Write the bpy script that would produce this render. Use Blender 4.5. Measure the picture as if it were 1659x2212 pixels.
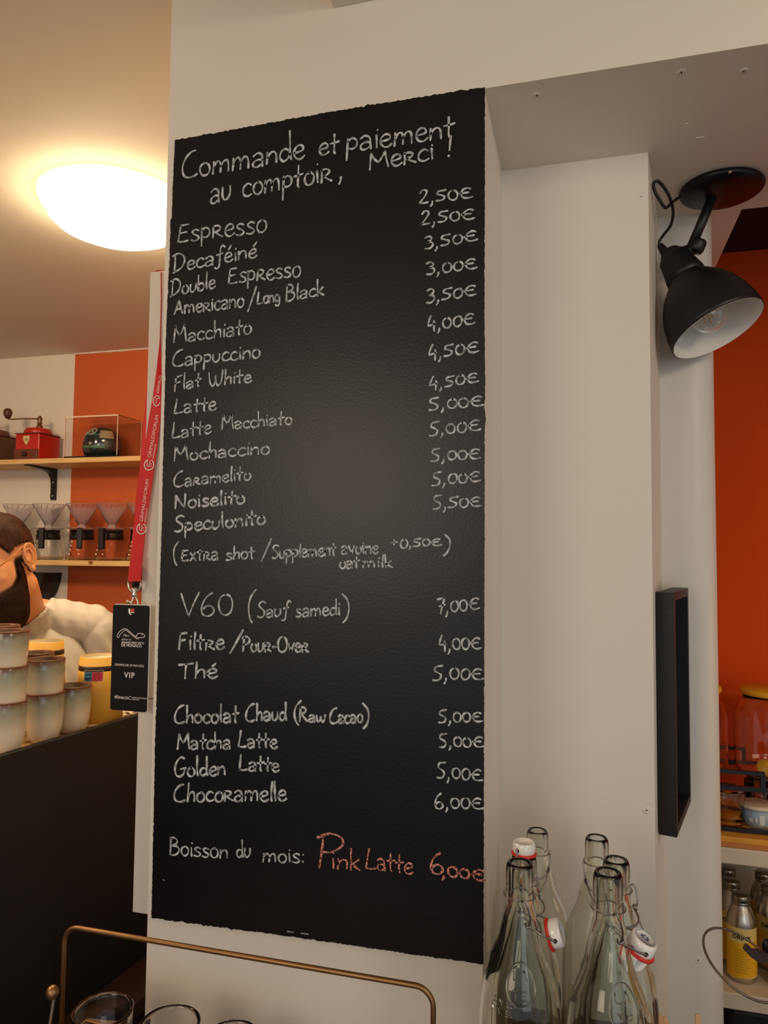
import bpy, bmesh, math, random
from mathutils import Vector, Matrix
random.seed(7)
PI = math.pi
for o in list(bpy.data.objects): bpy.data.objects.remove(o)
SC = bpy.context.scene
C = SC.collection

# ------------------------------------------------------------------ camera
W, H, FPX = 1659.0, 2212.0, 1575.0
YAW, PITCH, ROLL = 0.26743, 0.05503, 0.00957
CAMZ = 1.55
Fv = Vector((-math.sin(YAW)*math.cos(PITCH), math.cos(YAW)*math.cos(PITCH), math.sin(PITCH)))
R0 = Vector((math.cos(YAW), math.sin(YAW), 0)); U0 = R0.cross(Fv)
Rv = R0*math.cos(ROLL) + U0*math.sin(ROLL); Uv = Rv.cross(Fv)
EYE = Vector((0, 0, CAMZ))
cd = bpy.data.cameras.new('camera'); cam = bpy.data.objects.new('camera', cd); C.objects.link(cam)
cd.sensor_fit = 'HORIZONTAL'; cd.sensor_width = 36.0; cd.lens = FPX/W*36.0; cd.clip_start = 0.02
cam.matrix_world = Matrix(((Rv.x, Uv.x, -Fv.x, 0), (Rv.y, Uv.y, -Fv.y, 0), (Rv.z, Uv.z, -Fv.z, CAMZ), (0, 0, 0, 1)))
SC.camera = cam

# ------------------------------------------------------------------ world, lights, exposure
SC.view_settings.view_transform = 'Standard'; SC.view_settings.look = 'None'
SC.view_settings.exposure = 0.0; SC.view_settings.gamma = 1.0
try: SC.view_settings.use_curve_mapping = False
except Exception: pass
wd = bpy.data.worlds.new('world'); SC.world = wd; wd.use_nodes = True
wd.node_tree.nodes['Background'].inputs[0].default_value = (0.92, 0.95, 1.0, 1)
wd.node_tree.nodes['Background'].inputs[1].default_value = 0.60
def area(name, loc, target, size, power, col, sy=None):
    l = bpy.data.lights.new(name, 'AREA'); l.shape = 'RECTANGLE'; l.size = size; l.size_y = sy or size
    l.energy = power; l.color = col
    o = bpy.data.objects.new(name, l); C.objects.link(o); o.location = loc
    o.rotation_euler = (Vector(target)-Vector(loc)).to_track_quat('-Z', 'Y').to_euler(); return o
# street window daylight behind and right of the viewer, added warm fill in the seating room, warm lamp above the table, warm lamp over the bar
area('window_daylight', (1.6, -2.8, 1.5), (0.0, 1.2, 1.3), 1.7, 13, (0.84, 0.92, 1.0), 1.6)
area('added_room_fill', (-0.95, -1.0, 1.86), (-0.6, 1.0, 0.8), 0.8, 10, (1.0, 0.81, 0.61), 0.8)  # unseen fill light added to brighten the lower walls and bar front
area('table_ceiling_lamp', (1.15, -0.15, 2.30), (0.2, 1.4, 1.1), 0.30, 6.5, (1.0, 0.79, 0.58), 0.30)
area('bar_ceiling_lamp', (-1.95, 0.75, 2.40), (-1.7, 1.9, 1.4), 0.35, 24, (1.0, 0.69, 0.44), 0.35)
area('alcove_shelf_lamp', (0.98, 1.45, 1.30), (0.5, 2.05, 1.05), 0.3, 1.1, (1.0, 0.70, 0.42), 0.3)

# ------------------------------------------------------------------ rays through the photograph onto real planes
def ray(u, v): return Fv + Rv*((u-W/2)/FPX) - Uv*((v-H/2)/FPX)
def onz(u, v, z):
    d = ray(u, v); return EYE + d*((z-CAMZ)/d.z)
def ony(u, v, y):
    d = ray(u, v); return EYE + d*(y/d.y)
def onx(u, v, x):
    d = ray(u, v); return EYE + d*(x/d.x)
def dep(u, v, t): return EYE + ray(u, v)*t

# ------------------------------------------------------------------ materials
def s2l(c):
    return tuple((x/12.92 if x <= .04045 else ((x+.055)/1.055)**2.4) for x in (v/255. for v in c))
MATS = {}
def mat(name, rgb, rough=.5, metal=0, spec=.5, bump=0, bscale=60, var=0, vscale=8, trans=0, ior=1.45, emis=None, estr=0, coat=0, stretch=None, lin=False, alpha=1):
    if name in MATS: return MATS[name]
    m = bpy.data.materials.new(name); m.use_nodes = True; nt = m.node_tree; b = nt.nodes['Principled BSDF']
    col = rgb if lin else s2l(rgb)
    b.inputs['Base Color'].default_value = (*col, 1); b.inputs['Roughness'].default_value = rough
    b.inputs['Metallic'].default_value = metal; b.inputs['Specular IOR Level'].default_value = spec
    b.inputs['IOR'].default_value = ior; b.inputs['Transmission Weight'].default_value = trans
    if coat: b.inputs['Coat Weight'].default_value = coat; b.inputs['Coat Roughness'].default_value = .08
    if emis: b.inputs['Emission Color'].default_value = (*emis, 1); b.inputs['Emission Strength'].default_value = estr
    if bump or var:
        tc = nt.nodes.new('ShaderNodeTexCoord'); mp = nt.nodes.new('ShaderNodeMapping')
        nt.links.new(tc.outputs['Object'], mp.inputs[0])
        if stretch: mp.inputs['Scale'].default_value = stretch
    if var:
        n = nt.nodes.new('ShaderNodeTexNoise'); n.inputs['Scale'].default_value = vscale; n.inputs['Detail'].default_value = 5
        nt.links.new(mp.outputs[0], n.inputs[0])
        r = nt.nodes.new('ShaderNodeValToRGB')
        r.color_ramp.elements[0].position = .3; r.color_ramp.elements[1].position = .7
        r.color_ramp.elements[0].color = (*[c*(1-var) for c in col], 1); r.color_ramp.elements[1].color = (*[min(1, c*(1+var*.6)) for c in col], 1)
        nt.links.new(n.outputs['Fac'], r.inputs[0]); nt.links.new(r.outputs[0], b.inputs['Base Color'])
    if bump:
        n2 = nt.nodes.new('ShaderNodeTexNoise'); n2.inputs['Scale'].default_value = bscale; n2.inputs['Detail'].default_value = 6
        nt.links.new(mp.outputs[0], n2.inputs[0]); bp = nt.nodes.new('ShaderNodeBump'); bp.inputs['Strength'].default_value = bump
        bp.inputs['Distance'].default_value = .002
        nt.links.new(n2.outputs['Fac'], bp.inputs['Height']); nt.links.new(bp.outputs[0], b.inputs['Normal'])
    MATS[name] = m; return m
def ramp_mat(name, axis, lo, hi, stops, rough=.3, noise=.02, coat=0, spec=.5):
    """colour that runs along an object axis (glazes, printed bands)"""
    m = bpy.data.materials.new(name); m.use_nodes = True; nt = m.node_tree; b = nt.nodes['Principled BSDF']
    b.inputs['Roughness'].default_value = rough; b.inputs['Specular IOR Level'].default_value = spec
    if coat: b.inputs['Coat Weight'].default_value = coat
    tc = nt.nodes.new('ShaderNodeTexCoord'); sp = nt.nodes.new('ShaderNodeSeparateXYZ'); nt.links.new(tc.outputs['Object'], sp.inputs[0])
    mr = nt.nodes.new('ShaderNodeMapRange'); mr.inputs['From Min'].default_value = lo; mr.inputs['From Max'].default_value = hi
    nt.links.new(sp.outputs[axis], mr.inputs[0])
    ns = nt.nodes.new('ShaderNodeTexNoise'); ns.inputs['Scale'].default_value = 35; nt.links.new(tc.outputs['Object'], ns.inputs[0])
    ma = nt.nodes.new('ShaderNodeMath'); ma.operation = 'MULTIPLY_ADD'; ma.inputs[1].default_value = noise*4; nt.links.new(ns.outputs['Fac'], ma.inputs[0]); nt.links.new(mr.outputs[0], ma.inputs[2])
    sb = nt.nodes.new('ShaderNodeMath'); sb.operation = 'SUBTRACT'; sb.inputs[1].default_value = noise*2; nt.links.new(ma.outputs[0], sb.inputs[0])
    cr = nt.nodes.new('ShaderNodeValToRGB'); el = cr.color_ramp.elements
    while len(el) > 1: el.remove(el[-1])
    el[0].position = stops[0][0]; el[0].color = (*s2l(stops[0][1]), 1)
    for p, c in stops[1:]:
        e = el.new(p); e.color = (*s2l(c), 1)
    nt.links.new(sb.outputs[0], cr.inputs[0]); nt.links.new(cr.outputs[0], b.inputs['Base Color']); return m

WALL = mat('wall_paint', (226, 217, 202), .55, bump=.25, bscale=18, spec=.4)
GLOSSW = mat('glossy_wall_paint', (222, 216, 204), .42, bump=.6, bscale=14, spec=.5)
CEIL = mat('ceiling_paint', (224, 214, 198), .7, bump=.15, bscale=30)
CEILD = mat('seating_ceiling_paint', (205, 198, 186), .7)
TRIM = mat('white_trim_paint', (214, 208, 195), .45, spec=.4)
ORANGE = mat('orange_paint', (198, 92, 40), .6, bump=.1, bscale=40)
ORANGE2 = mat('deep_orange_paint', (208, 74, 22), .8, bump=.1, bscale=40, spec=.1)
BLACKP = mat('black_ceiling_paint', (14, 12, 14), .6)
FLOORM = mat('floor_tiles', (44, 34, 30), .45, var=.25, vscale=5)
BOARD = mat('chalkboard_paint', (15, 13, 15), .34, bump=.12, bscale=260, spec=.42, var=.2, vscale=9)
COUNTER = mat('black_counter_panel', (30, 26, 27), .55, bump=.25, bscale=300, spec=.35)
TOPM = mat('counter_worktop', (188, 150, 92), .35, var=.15, vscale=20)
PINE = mat('pine_wood', (226, 184, 120), .5, var=.22, vscale=6, stretch=(1.2, 12, 30))
BLK = mat('matt_black_metal', (17, 16, 17), .42, bump=.1, bscale=400, spec=.5)
BLKW = mat('black_wood', (20, 17, 16), .5, bump=.2, bscale=120)
BLKG = mat('satin_black_metal', (13, 11, 13), .36, spec=.3)
ENAMEL = mat('white_enamel', (232, 230, 222), .25, spec=.5)
CHROME = mat('steel', (200, 196, 188), .22, metal=1)
WIRE = mat('steel_wire', (150, 146, 140), .3, metal=1)
BRASS = mat('aged_brass', (158, 122, 82), .45, metal=1, var=.1, vscale=40)
GLASS = mat('clear_glass', (1, 1, 1), .0, trans=1, ior=1.45, lin=True)
BGLASS = mat('bottle_glass', (.965, .98, .92), .0, trans=1, ior=1.36, lin=True)
ACRYL = mat('clear_acrylic', (.97, .97, .97), .0, trans=1, ior=1.12, lin=True)
ACRYE = mat('acrylic_edge', (232, 214, 190), .2, spec=.6)
PORC = mat('porcelain', (238, 236, 230), .2, spec=.6, coat=.4)
REDR = mat('red_rubber', (214, 44, 30), .5)
RED = mat('red_ribbon', (206, 26, 30), .6, bump=.3, bscale=900)
WHITEP = mat('white_print', (226, 216, 208), .6)
BADGE = mat('black_card', (14, 12, 13), .45, spec=.3)
CARDW = mat('white_card', (226, 222, 214), .6)
def chalk(name, rgb, lo, hi, sc):
    m = bpy.data.materials.new(name); m.use_nodes = True; nt = m.node_tree; b = nt.nodes['Principled BSDF']
    b.inputs['Roughness'].default_value = .9; b.inputs['Specular IOR Level'].default_value = .1
    tc = nt.nodes.new('ShaderNodeTexCoord'); n = nt.nodes.new('ShaderNodeTexNoise'); n.inputs['Scale'].default_value = sc; n.inputs['Detail'].default_value = 4
    nt.links.new(tc.outputs['Object'], n.inputs[0]); r = nt.nodes.new('ShaderNodeValToRGB')
    c = s2l(rgb); r.color_ramp.elements[0].position = .36; r.color_ramp.elements[1].position = .6
    r.color_ramp.elements[0].color = (*[x*lo for x in c], 1); r.color_ramp.elements[1].color = (*[min(1, x*hi) for x in c], 1)
    nt.links.new(n.outputs['Fac'], r.inputs[0]); nt.links.new(r.outputs[0], b.inputs['Base Color']); return m
CHALK = chalk('white_chalk', (180, 182, 182), .5, 1.3, 130)
CHALKF = chalk('faint_chalk', (140, 139, 137), .5, 1.25, 150)
PINK = chalk('pink_chalk', (226, 150, 132), .03, 1.1, 420)

# ------------------------------------------------------------------ mesh collecting
class MB:
    def __init__(s): s.v = []; s.f = []; s.m = []; s.sm = []
    def add(s, vs, fs, mi=0, smooth=False):
        n = len(s.v); s.v += [Vector(p) for p in vs]; s.f += [tuple(n+i for i in f) for f in fs]; s.m += [mi]*len(fs); s.sm += [smooth]*len(fs); return s
    def box(s, a, b, mi=0):
        x0, y0, z0 = [min(p, q) for p, q in zip(a, b)]; x1, y1, z1 = [max(p, q) for p, q in zip(a, b)]
        return s.add([(x0,y0,z0),(x1,y0,z0),(x1,y1,z0),(x0,y1,z0),(x0,y0,z1),(x1,y0,z1),(x1,y1,z1),(x0,y1,z1)],
                     [(0,3,2,1),(4,5,6,7),(0,1,5,4),(1,2,6,5),(2,3,7,6),(3,0,4,7)], mi)
    def rbox(s, a, b, r=.003, mi=0, seg=2):
        bm = bmesh.new(); bmesh.ops.create_cube(bm, size=1)
        c = (Vector(a)+Vector(b))/2; d = [abs(q-p) for p, q in zip(a, b)]
        for v in bm.verts: v.co = Vector((v.co.x*d[0], v.co.y*d[1], v.co.z*d[2])) + c
        bmesh.ops.bevel(bm, geom=bm.edges[:], offset=min(r, min(d)*.45), segments=seg, profile=.5, affect='EDGES')
        vs = [v.co.copy() for v in bm.verts]; bm.verts.index_update(); fs = [tuple(v.index for v in f.verts) for f in bm.faces]; bm.free()
        return s.add(vs, fs, mi, False)
    def prism(s, poly, z0, z1, mi=0):                      # poly in xy, counter-clockwise
        n = len(poly); vs = [(x, y, z0) for x, y in poly]+[(x, y, z1) for x, y in poly]
        fs = [tuple(reversed(range(n))), tuple(range(n, 2*n))]+[(i, (i+1) % n, n+(i+1) % n, n+i) for i in range(n)]
        return s.add(vs, fs, mi)
    def extr(s, pts, d, mi=0, smooth=False):               # any planar loop pushed along d
        n = len(pts); d = Vector(d); vs = [Vector(p) for p in pts]+[Vector(p)+d for p in pts]
        fs = [tuple(range(n)), tuple(reversed(range(n, 2*n)))]+[(n+i, n+(i+1) % n, (i+1) % n, i) for i in range(n)]
        return s.add(vs, fs, mi, smooth)
    def lathe(s, prof, o=(0,0,0), ax=(0,0,1), seg=32, mi=0, smooth=True, sx=1, sy=1, closed=False):
        ax = Vector(ax).normalized(); t = Vector((1,0,0)) if abs(ax.x) < .9 else Vector((0,1,0))
        a = (t - ax*t.dot(ax)).normalized(); b = ax.cross(a); o = Vector(o); vs = []; idx = []
        for r, h in prof:
            if r < 1e-6: idx.append([len(vs)]*seg); vs.append(o+ax*h)
            else:
                idx.append([len(vs)+k for k in range(seg)])
                for k in range(seg):
                    q = 2*PI*k/seg; vs.append(o+ax*h+a*(r*sx*math.cos(q))+b*(r*sy*math.sin(q)))
        fs = []; rng = list(range(len(prof)-1))
        pairs = [(i, i+1) for i in rng]+([(len(prof)-1, 0)] if closed else [])
        for i, j in pairs:
            for k in range(seg):
                l = (k+1) % seg; f = []
                for q in (idx[i][k], idx[i][l], idx[j][l], idx[j][k]):
                    if q not in f: f.append(q)
                if len(f) > 2: fs.append(tuple(f))
        return s.add(vs, fs, mi, smooth)
    def tube(s, pts, r, seg=8, mi=0, closed=False, caps=True):
        pts = [Vector(p) for p in pts]; n = len(pts); rs = r if isinstance(r, (list, tuple)) else [r]*n
        vs = []; up = None
        for i, p in enumerate(pts):
            if closed: t = (pts[(i+1) % n]-pts[i-1])
            else: t = pts[min(i+1, n-1)]-pts[max(i-1, 0)]
            t.normalize()
            if up is None: up = Vector((0,0,1)) if abs(t.z) < .9 else Vector((1,0,0))
            a = (up-t*up.dot(t)); a.normalize(); b = t.cross(a); up = a
            for k in range(seg):
                q = 2*PI*k/seg; vs.append(p+a*(rs[i]*math.cos(q))+b*(rs[i]*math.sin(q)))
        fs = []
        for i in range(n if closed else n-1):
            j = (i+1) % n
            for k in range(seg): fs.append((i*seg+k, i*seg+(k+1) % seg, j*seg+(k+1) % seg, j*seg+k))
        if caps and not closed: fs += [tuple(reversed(range(seg))), tuple((n-1)*seg+k for k in range(seg))]
        return s.add(vs, fs, mi, True)
    def ell(s, c, r, ax=None, seg=20, rings=12, mi=0):
        c = Vector(c); ax = ax or (Vector((1,0,0)), Vector((0,1,0)), Vector((0,0,1))); vs = [c-ax[2]*r[2]]; fs = []
        for i in range(1, rings):
            p = -PI/2+PI*i/rings
            for k in range(seg):
                q = 2*PI*k/seg; vs.append(c+ax[0]*(r[0]*math.cos(p)*math.cos(q))+ax[1]*(r[1]*math.cos(p)*math.sin(q))+ax[2]*(r[2]*math.sin(p)))
        vs.append(c+ax[2]*r[2]); T = len(vs)-1
        for k in range(seg):
            l = (k+1) % seg; fs.append((0, 1+l, 1+k)); fs.append((T, T-seg+k, T-seg+l))
            for i in range(rings-2): fs.append((1+i*seg+k, 1+i*seg+l, 1+(i+1)*seg+l, 1+(i+1)*seg+k))
        return s.add(vs, fs, mi, True)
    def cap(s, p0, r0, p1, r1, seg=16):                     # tapered limb piece with ball ends
        p0 = Vector(p0); p1 = Vector(p1); d = (p1-p0); L = d.length
        prof = [(0, -r0)]+[(r0*math.sin(a), -r0*math.cos(a)) for a in (PI/8, PI/4, 3*PI/8)]+[(r0, 0), (r1, L)]+[(r1*math.cos(a), L+r1*math.sin(a)) for a in (PI/8, PI/4, 3*PI/8)]+[(0, L+r1)]
        return s.lathe(prof, p0, d, seg)
def spline(P, n=8, closed=False):
    P = [Vector(p) for p in P]; out = []; N = len(P)
    for i in range(N if closed else N-1):
        if closed: a, b, c, d = P[i-1], P[i], P[(i+1) % N], P[(i+2) % N]
        else: a, b, c, d = P[max(i-1, 0)], P[i], P[i+1], P[min(i+2, N-1)]
        for k in range(n):
            t = k/n; out.append(.5*((2*b)+(c-a)*t+(2*a-5*b+4*c-d)*t*t+(3*b-a-3*c+d)*t**3))
    if not closed: out.append(P[-1].copy())
    return out
def wloc(o):
    v = Vector((0,0,0))
    while o is not None: v += o.location; o = o.parent
    return v
def obj(name, mb, mats, parent=None, label=None, kind=None, auto=None):
    me = bpy.data.meshes.new(name); off = wloc(parent)
    me.from_pydata([tuple(v-off) for v in mb.v], [], mb.f)
    for m in (mats if isinstance(mats, (list, tuple)) else [mats]): me.materials.append(m)
    me.polygons.foreach_set('material_index', mb.m); me.polygons.foreach_set('use_smooth', mb.sm)
    bm = bmesh.new(); bm.from_mesh(me); bmesh.ops.remove_doubles(bm, verts=bm.verts[:], dist=1e-6); bmesh.ops.recalc_face_normals(bm, faces=bm.faces[:]); bm.to_mesh(me); bm.free()
    me.update()
    if auto:
        try: me.set_sharp_from_angle(angle=auto)
        except Exception: pass
    o = bpy.data.objects.new(name, me); C.objects.link(o); o.parent = parent
    if label: o['label'] = label
    if kind: o['kind'] = kind
    return o
def thing(name, label, cat, loc=(0,0,0), group=None):
    o = bpy.data.objects.new(name, None); C.objects.link(o); o.location = loc; o.empty_display_size = .05
    o['label'] = label; o['category'] = cat
    if group: o['group'] = group
    return o
def tag(o, label, cat, group=None):
    o['label'] = label; o['category'] = cat
    if group: o['group'] = group
    return o
def dup(root, loc, label, rz=0, group=None):
    r = root.copy(); C.objects.link(r); r.location = loc; r.rotation_euler = (0, 0, rz); r['label'] = label
    if group: r['group'] = group
    for ch in list(root.children):
        c = ch.copy(); C.objects.link(c); c.parent = r
        for g in ch.children:
            d = g.copy(); C.objects.link(d); d.parent = c
    return r
def struct(name, mb, m, parent=None, auto=None): 
    return obj(name, mb, m, parent, kind='structure', auto=auto)
def ftext(txt, size, origin, right, up, mb=None, mi=0, thick=0, bold=0, align='LEFT', shear=0, space=1):
    """printed lettering: font outlines laid on the plane right/up at origin"""
    cu = bpy.data.curves.new('t', 'FONT'); cu.body = txt; cu.size = size; cu.extrude = thick; cu.offset = bold; cu.align_x = align; cu.shear = shear; cu.resolution_u = 3; cu.space_character = space
    o = bpy.data.objects.new('t', cu); C.objects.link(o); bpy.context.view_layer.update()
    me = o.evaluated_get(bpy.context.evaluated_depsgraph_get()).to_mesh()
    right = Vector(right).normalized(); up = Vector(up).normalized(); nn = right.cross(up); origin = Vector(origin); mb = mb or MB()
    mb.add([origin+right*v.co.x+up*v.co.y+nn*v.co.z for v in me.vertices], [tuple(p.vertices) for p in me.polygons], mi)
    bpy.data.objects.remove(o); bpy.data.curves.remove(cu); return mb
def ribbon(mb, pts, w, nrm, mi=0):
    """flat stroke of width w lying on a plane with normal nrm"""
    pts = [Vector(p) for p in pts]; n = len(pts)
    if n < 2: return
    nrm = Vector(nrm); vs = []
    for i, p in enumerate(pts):
        t = pts[min(i+1, n-1)]-pts[max(i-1, 0)]
        if t.length < 1e-9: t = Vector((1,0,0))
        t.normalize(); s_ = t.cross(nrm)*(w[i] if isinstance(w, list) else w)*.5
        if i == 0: vs += [p-t*(w if not isinstance(w, list) else w[0])*.35-s_*.5, p-t*(w if not isinstance(w, list) else w[0])*.35+s_*.5]
        vs += [p-s_, p+s_]
        if i == n-1: vs += [p+t*(w if not isinstance(w, list) else w[-1])*.35-s_*.5, p+t*(w if not isinstance(w, list) else w[-1])*.35+s_*.5]
    m = len(vs)//2; mb.add(vs, [(2*i, 2*i+1, 2*i+3, 2*i+2) for i in range(m-1)], mi)

# ================================================================== THE SETTING
SOF = CAMZ+.658; CE = CAMZ+.90; XK = -.638; XP = .105; Y1 = 1.2314; XC = -.132
struct('floor', MB().box((-3.6, -4, -.05), (2.9, 3.0, 0)), FLOORM)
# seating-room ceiling (grey) and the bar-side ceiling
struct('ceiling', MB().box((-3.6, -4, CE), (-.55, 3.0, CE+.1)), CEIL)
struct('ceiling_front', MB().box((-.55, -4, CE+.02), (2.9, 1.3, CE+.12)), CEILD)
# wall carrying the menu: solid block, its corner with the recess, then the lowered beam over the niche
w = MB()
w.prism([(XK, 1.0), (XC, 1.0), (XC, Y1), (XP, Y1), (.113, 1.2801), (.1437, 1.484), (.1437, 2.2), (XK, 2.2)], 0, CE+.05)
struct('wall_front', w, WALL)
struct('beam', MB().box((XC, 1.0, SOF), (1.6, 1.484, CE+.05)), WALL)
struct('beam_duct', MB().box((-.36, .2, CAMZ+.821), (1.4, .999, CE+.03)), WALL)
# painted pillar with a rounded corner
pl = [(.1438, 1.484), (.2, 1.484)]+[(.2+.047*math.sin(a), 1.531-.047*math.cos(a)) for a in [PI/2*i/10 for i in range(1, 11)]]+[(.247, 1.64), (.1438, 1.64)]
p_ = MB().prism(pl, 0, CE); p_.sm = [len(f) == 4 for f in p_.f]
struct('pillar', p_, GLOSSW, auto=math.radians(30))
# lowered white box between the beam and the alcove wall
struct('alcove_bulkhead', MB().box((.1438, 1.4845, CAMZ+.663), (.296, 2.06, CE)), WALL)
struct('wall_alcove', MB().box((.10, 2.06, 0), (1.7, 2.16, CE+.05)), ORANGE2)
struct('ceiling_alcove', MB().box((.296, 1.485, CAMZ+.80), (1.7, 2.06, CAMZ+.86)), BLACKP)
struct('wall_right', MB().box((1.6, 1.0, 0), (1.7, 2.16, CE+.05)), WALL)
# bar side
wb = MB().box((-3.6, 2.82, 0), (-2.255, 2.92, CE+.02), 0); struct('wall_back', wb, WALL)
struct('wall_back_orange', MB().box((-2.255, 2.82, 0), (-.60, 2.92, CE+.02)), ORANGE)
struct('wall_left', MB().box((-3.6, -4, 0), (-3.5, 2.92, CE+.02)), WALL)
struct('wall_side', MB().box((XK, 2.2, 0), (XK+.1, 2.82, CE)), WALL)
# painter's filler bead along the ceiling
cb = MB()
for i in range(26):
    x = -2.25+.03*i; cb.ell((x, 2.817, CE-.002), (.022+.008*random.random(), .006, .004+.003*random.random()), seg=8, rings=5)
struct('trim_1', cb, WALL)

# white post beside the menu wall: wide lower length, narrow upper length and a recessed backing strip
P = MB().box((-.697, 1.05, ony(290, 1970, 1.05).z), (-.6625, 1.09, ony(303, 1509, 1.05).z), 0)
P.box((-.697, 1.05, ony(303, 1509, 1.05).z+.002), (-.6695, 1.09, ony(325, 588, 1.05).z))
P.box((-.6695, 1.068, ony(303, 1509, 1.05).z+.005), (-.652, 1.09, ony(325, 588, 1.05).z-.002))
P.box((-.6615, 1.066, ony(290, 1970, 1.05).z), (-.6385, 1.09, ony(303, 1509, 1.05).z))
P.box((-.652, 1.075, ony(303, 1509, 1.05).z), (-.6385, 1.09, ony(325, 588, 1.05).z-.002))
struct('trim_2', P, TRIM)

# old screw holes with their filler rings, and dabs of paint
def hole(p, nrm, r=.0045):
    m = MB(); p = Vector(p); nrm = Vector(nrm)
    m.lathe([(0, .0005), (r*.5, .0007), (r, .0013), (r*1.25, .0006), (r*1.5, 0)], p, nrm, 14, 0)
    m.lathe([(0, .0016), (r*.22, .0016), (r*.24, 0)], p+nrm*.0002, nrm, 10, 1); return m
DARKH = mat('dark_hole', (30, 24, 20), .9)
holes = [(onz(1160, 205, SOF), (0,0,-1)), (onz(1472, 155, SOF), (0,0,-1)), (onz(1607, 153, SOF), (0,0,-1)), (ony(1397, 1750, Y1), (0,-1,0)), (ony(1385, 425, Y1), (0,-1,0)), (ony(1508, 2074, 1.484), (0,-1,0))]
WF = bpy.data.objects['wall_front']; BE = bpy.data.objects['beam']; PI_ = bpy.data.objects['pillar']
for i, (p, n) in enumerate(holes):
    obj('screw_hole', hole(p, n, .0045 if i != 4 else .003), [WALL, DARKH], BE if i < 3 else (PI_ if i == 5 else WF), kind='structure')
for (u, v, a) in ((1512, 297, .008), (1484, 267, .003)):
    c = onz(u, v, SOF); obj('paint_dab', MB().ell(c, (a, .0018, .0012), seg=10, rings=5), WALL, BE, kind='structure')

# ================================================================== CHALKBOARD
YB = .9984
def interp_outline(pts, rag, step=5):
    out = []
    for i in range(len(pts)-1):
        (u0, v0), (u1, v1) = pts[i], pts[i+1]; L = math.hypot(u1-u0, v1-v0); n = max(1, int(L/step))
        for k in range(n):
            t = k/n; nx, ny = -(v1-v0)/L, (u1-u0)/L; j = (random.random()-.5)*rag if (k or i) else 0
            if random.random() < .05: j *= 2.6
            out.append((u0+(u1-u0)*t+nx*j, v0+(v1-v0)*t+ny*j))
    return out
left = [(378, 302), (372, 430), (371, 471), (368, 476), (366, 560), (362, 640), (358, 740), (356, 850), (352, 1000), (349, 1150), (344, 1300), (340, 1450), (335, 1600), (331, 1800), (327, 1983)]
bot = [(327, 1983), (387, 1991), (476, 2003), (605, 2020), (690, 2032), (810, 2050), (944, 2069), (1044, 2083)]
rgt = [(1044, 2083), (1045, 1800), (1046, 1400), (1047, 920), (1049, 905), (1046.5, 880), (1048, 830), (1046.5, 700), (1047, 400), (1047.5, 188)]
top = [(1047.5, 188), (989, 196.5), (820, 223.5), (634, 255.5), (486.6, 283), (430, 294), (378, 302)]
out = interp_outline(left, 1.2)+interp_outline(bot, 2.6)+interp_outline(rgt, 1.2)+interp_outline(top, 2.6)
bpts = [ony(u, v, YB) for u, v in out]
mbd = MB(); mbd.extr(bpts, (0, 1.0-YB-.0001, 0))
board = thing('menu_board', 'tall black chalkboard menu painted on the white wall, handwritten coffee prices', 'chalkboard', (-.38, YB, CAMZ+.05))
obj('panel', mbd, BOARD, board)

# handwriting: single-stroke letters, x-height .5, capitals 1
G = {}
def g(ch, w, s): G[ch] = (w, [[tuple(map(float, p.split(','))) for p in st.split()] for st in s.split(';')])
g('a', .46, '.05,.42 .2,.52 .34,.42 .36,.2 .37,0;.35,.24 .22,.27 .07,.19 .06,.05 .18,-.01 .32,.07')
g('b', .42, '.07,1 .06,.5 .06,.03;.06,.3 .2,.48 .36,.34 .34,.1 .2,0 .07,.06')
g('c', .4, '.36,.42 .24,.5 .1,.4 .05,.22 .1,.06 .24,0 .38,.07')
g('d', .46, '.34,.36 .22,.46 .08,.36 .05,.15 .16,0 .3,.08 .37,.25;.36,1.02 .37,.6 .37,.25 .42,.02')
g('e', .42, '.06,.24 .2,.26 .34,.32 .32,.46 .2,.5 .08,.38 .05,.18 .14,.02 .27,0 .39,.1')
g('f', .4, '.46,.86 .38,.98 .28,.88 .24,.5 .2,-.1 .1,-.26 .0,-.2;.08,.5 .36,.56')
g('g', .44, '.34,.38 .2,.48 .07,.36 .07,.12 .2,.02 .33,.14 .36,.4;.36,.4 .38,0 .34,-.25 .2,-.33 .06,-.22')
g('h', .43, '.07,1 .07,.5 .06,0;.07,.24 .16,.42 .28,.48 .35,.36 .36,.02')
g('i', .18, '.08,.48 .09,.25 .1,.02;.1,.7 .11,.73')
g('k', .42, '.07,1 .07,.5 .07,0;.34,.5 .2,.34 .08,.24;.12,.27 .24,.12 .38,0')
g('l', .18, '.09,1.02 .08,.6 .08,.3 .11,.02')
g('m', .68, '.06,.48 .06,.25 .05,.0;.06,.25 .15,.44 .25,.46 .31,.3 .31,.02;.31,.25 .4,.44 .51,.46 .57,.3 .58,.02')
g('n', .44, '.06,.48 .06,.25 .05,0;.06,.24 .17,.43 .29,.46 .36,.32 .37,.02')
g('o', .44, '.24,.48 .1,.42 .05,.22 .12,.04 .25,0 .37,.12 .38,.34 .28,.47 .2,.49')
g('p', .44, '.07,.5 .06,.1 .05,-.38;.06,.38 .2,.5 .35,.4 .35,.18 .22,.08 .08,.12')
g('r', .46, '.06,.5 .06,.25 .05,0;.04,.46 .2,.5 .33,.42 .28,.3 .1,.22;.14,.24 .26,.12 .42,.02')
g('s', .38, '.33,.44 .2,.5 .08,.42 .14,.3 .27,.22 .33,.1 .2,0 .04,.05')
g('t', .36, '.17,.85 .17,.5 .16,.12 .2,.0;.02,.46 .18,.48 .34,.52')
g('u', .44, '.06,.48 .05,.2 .12,.03 .24,.03 .35,.2 .36,.48')
g('v', .42, '.04,.48 .12,.24 .2,0;.2,0 .28,.26 .38,.5')
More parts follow.
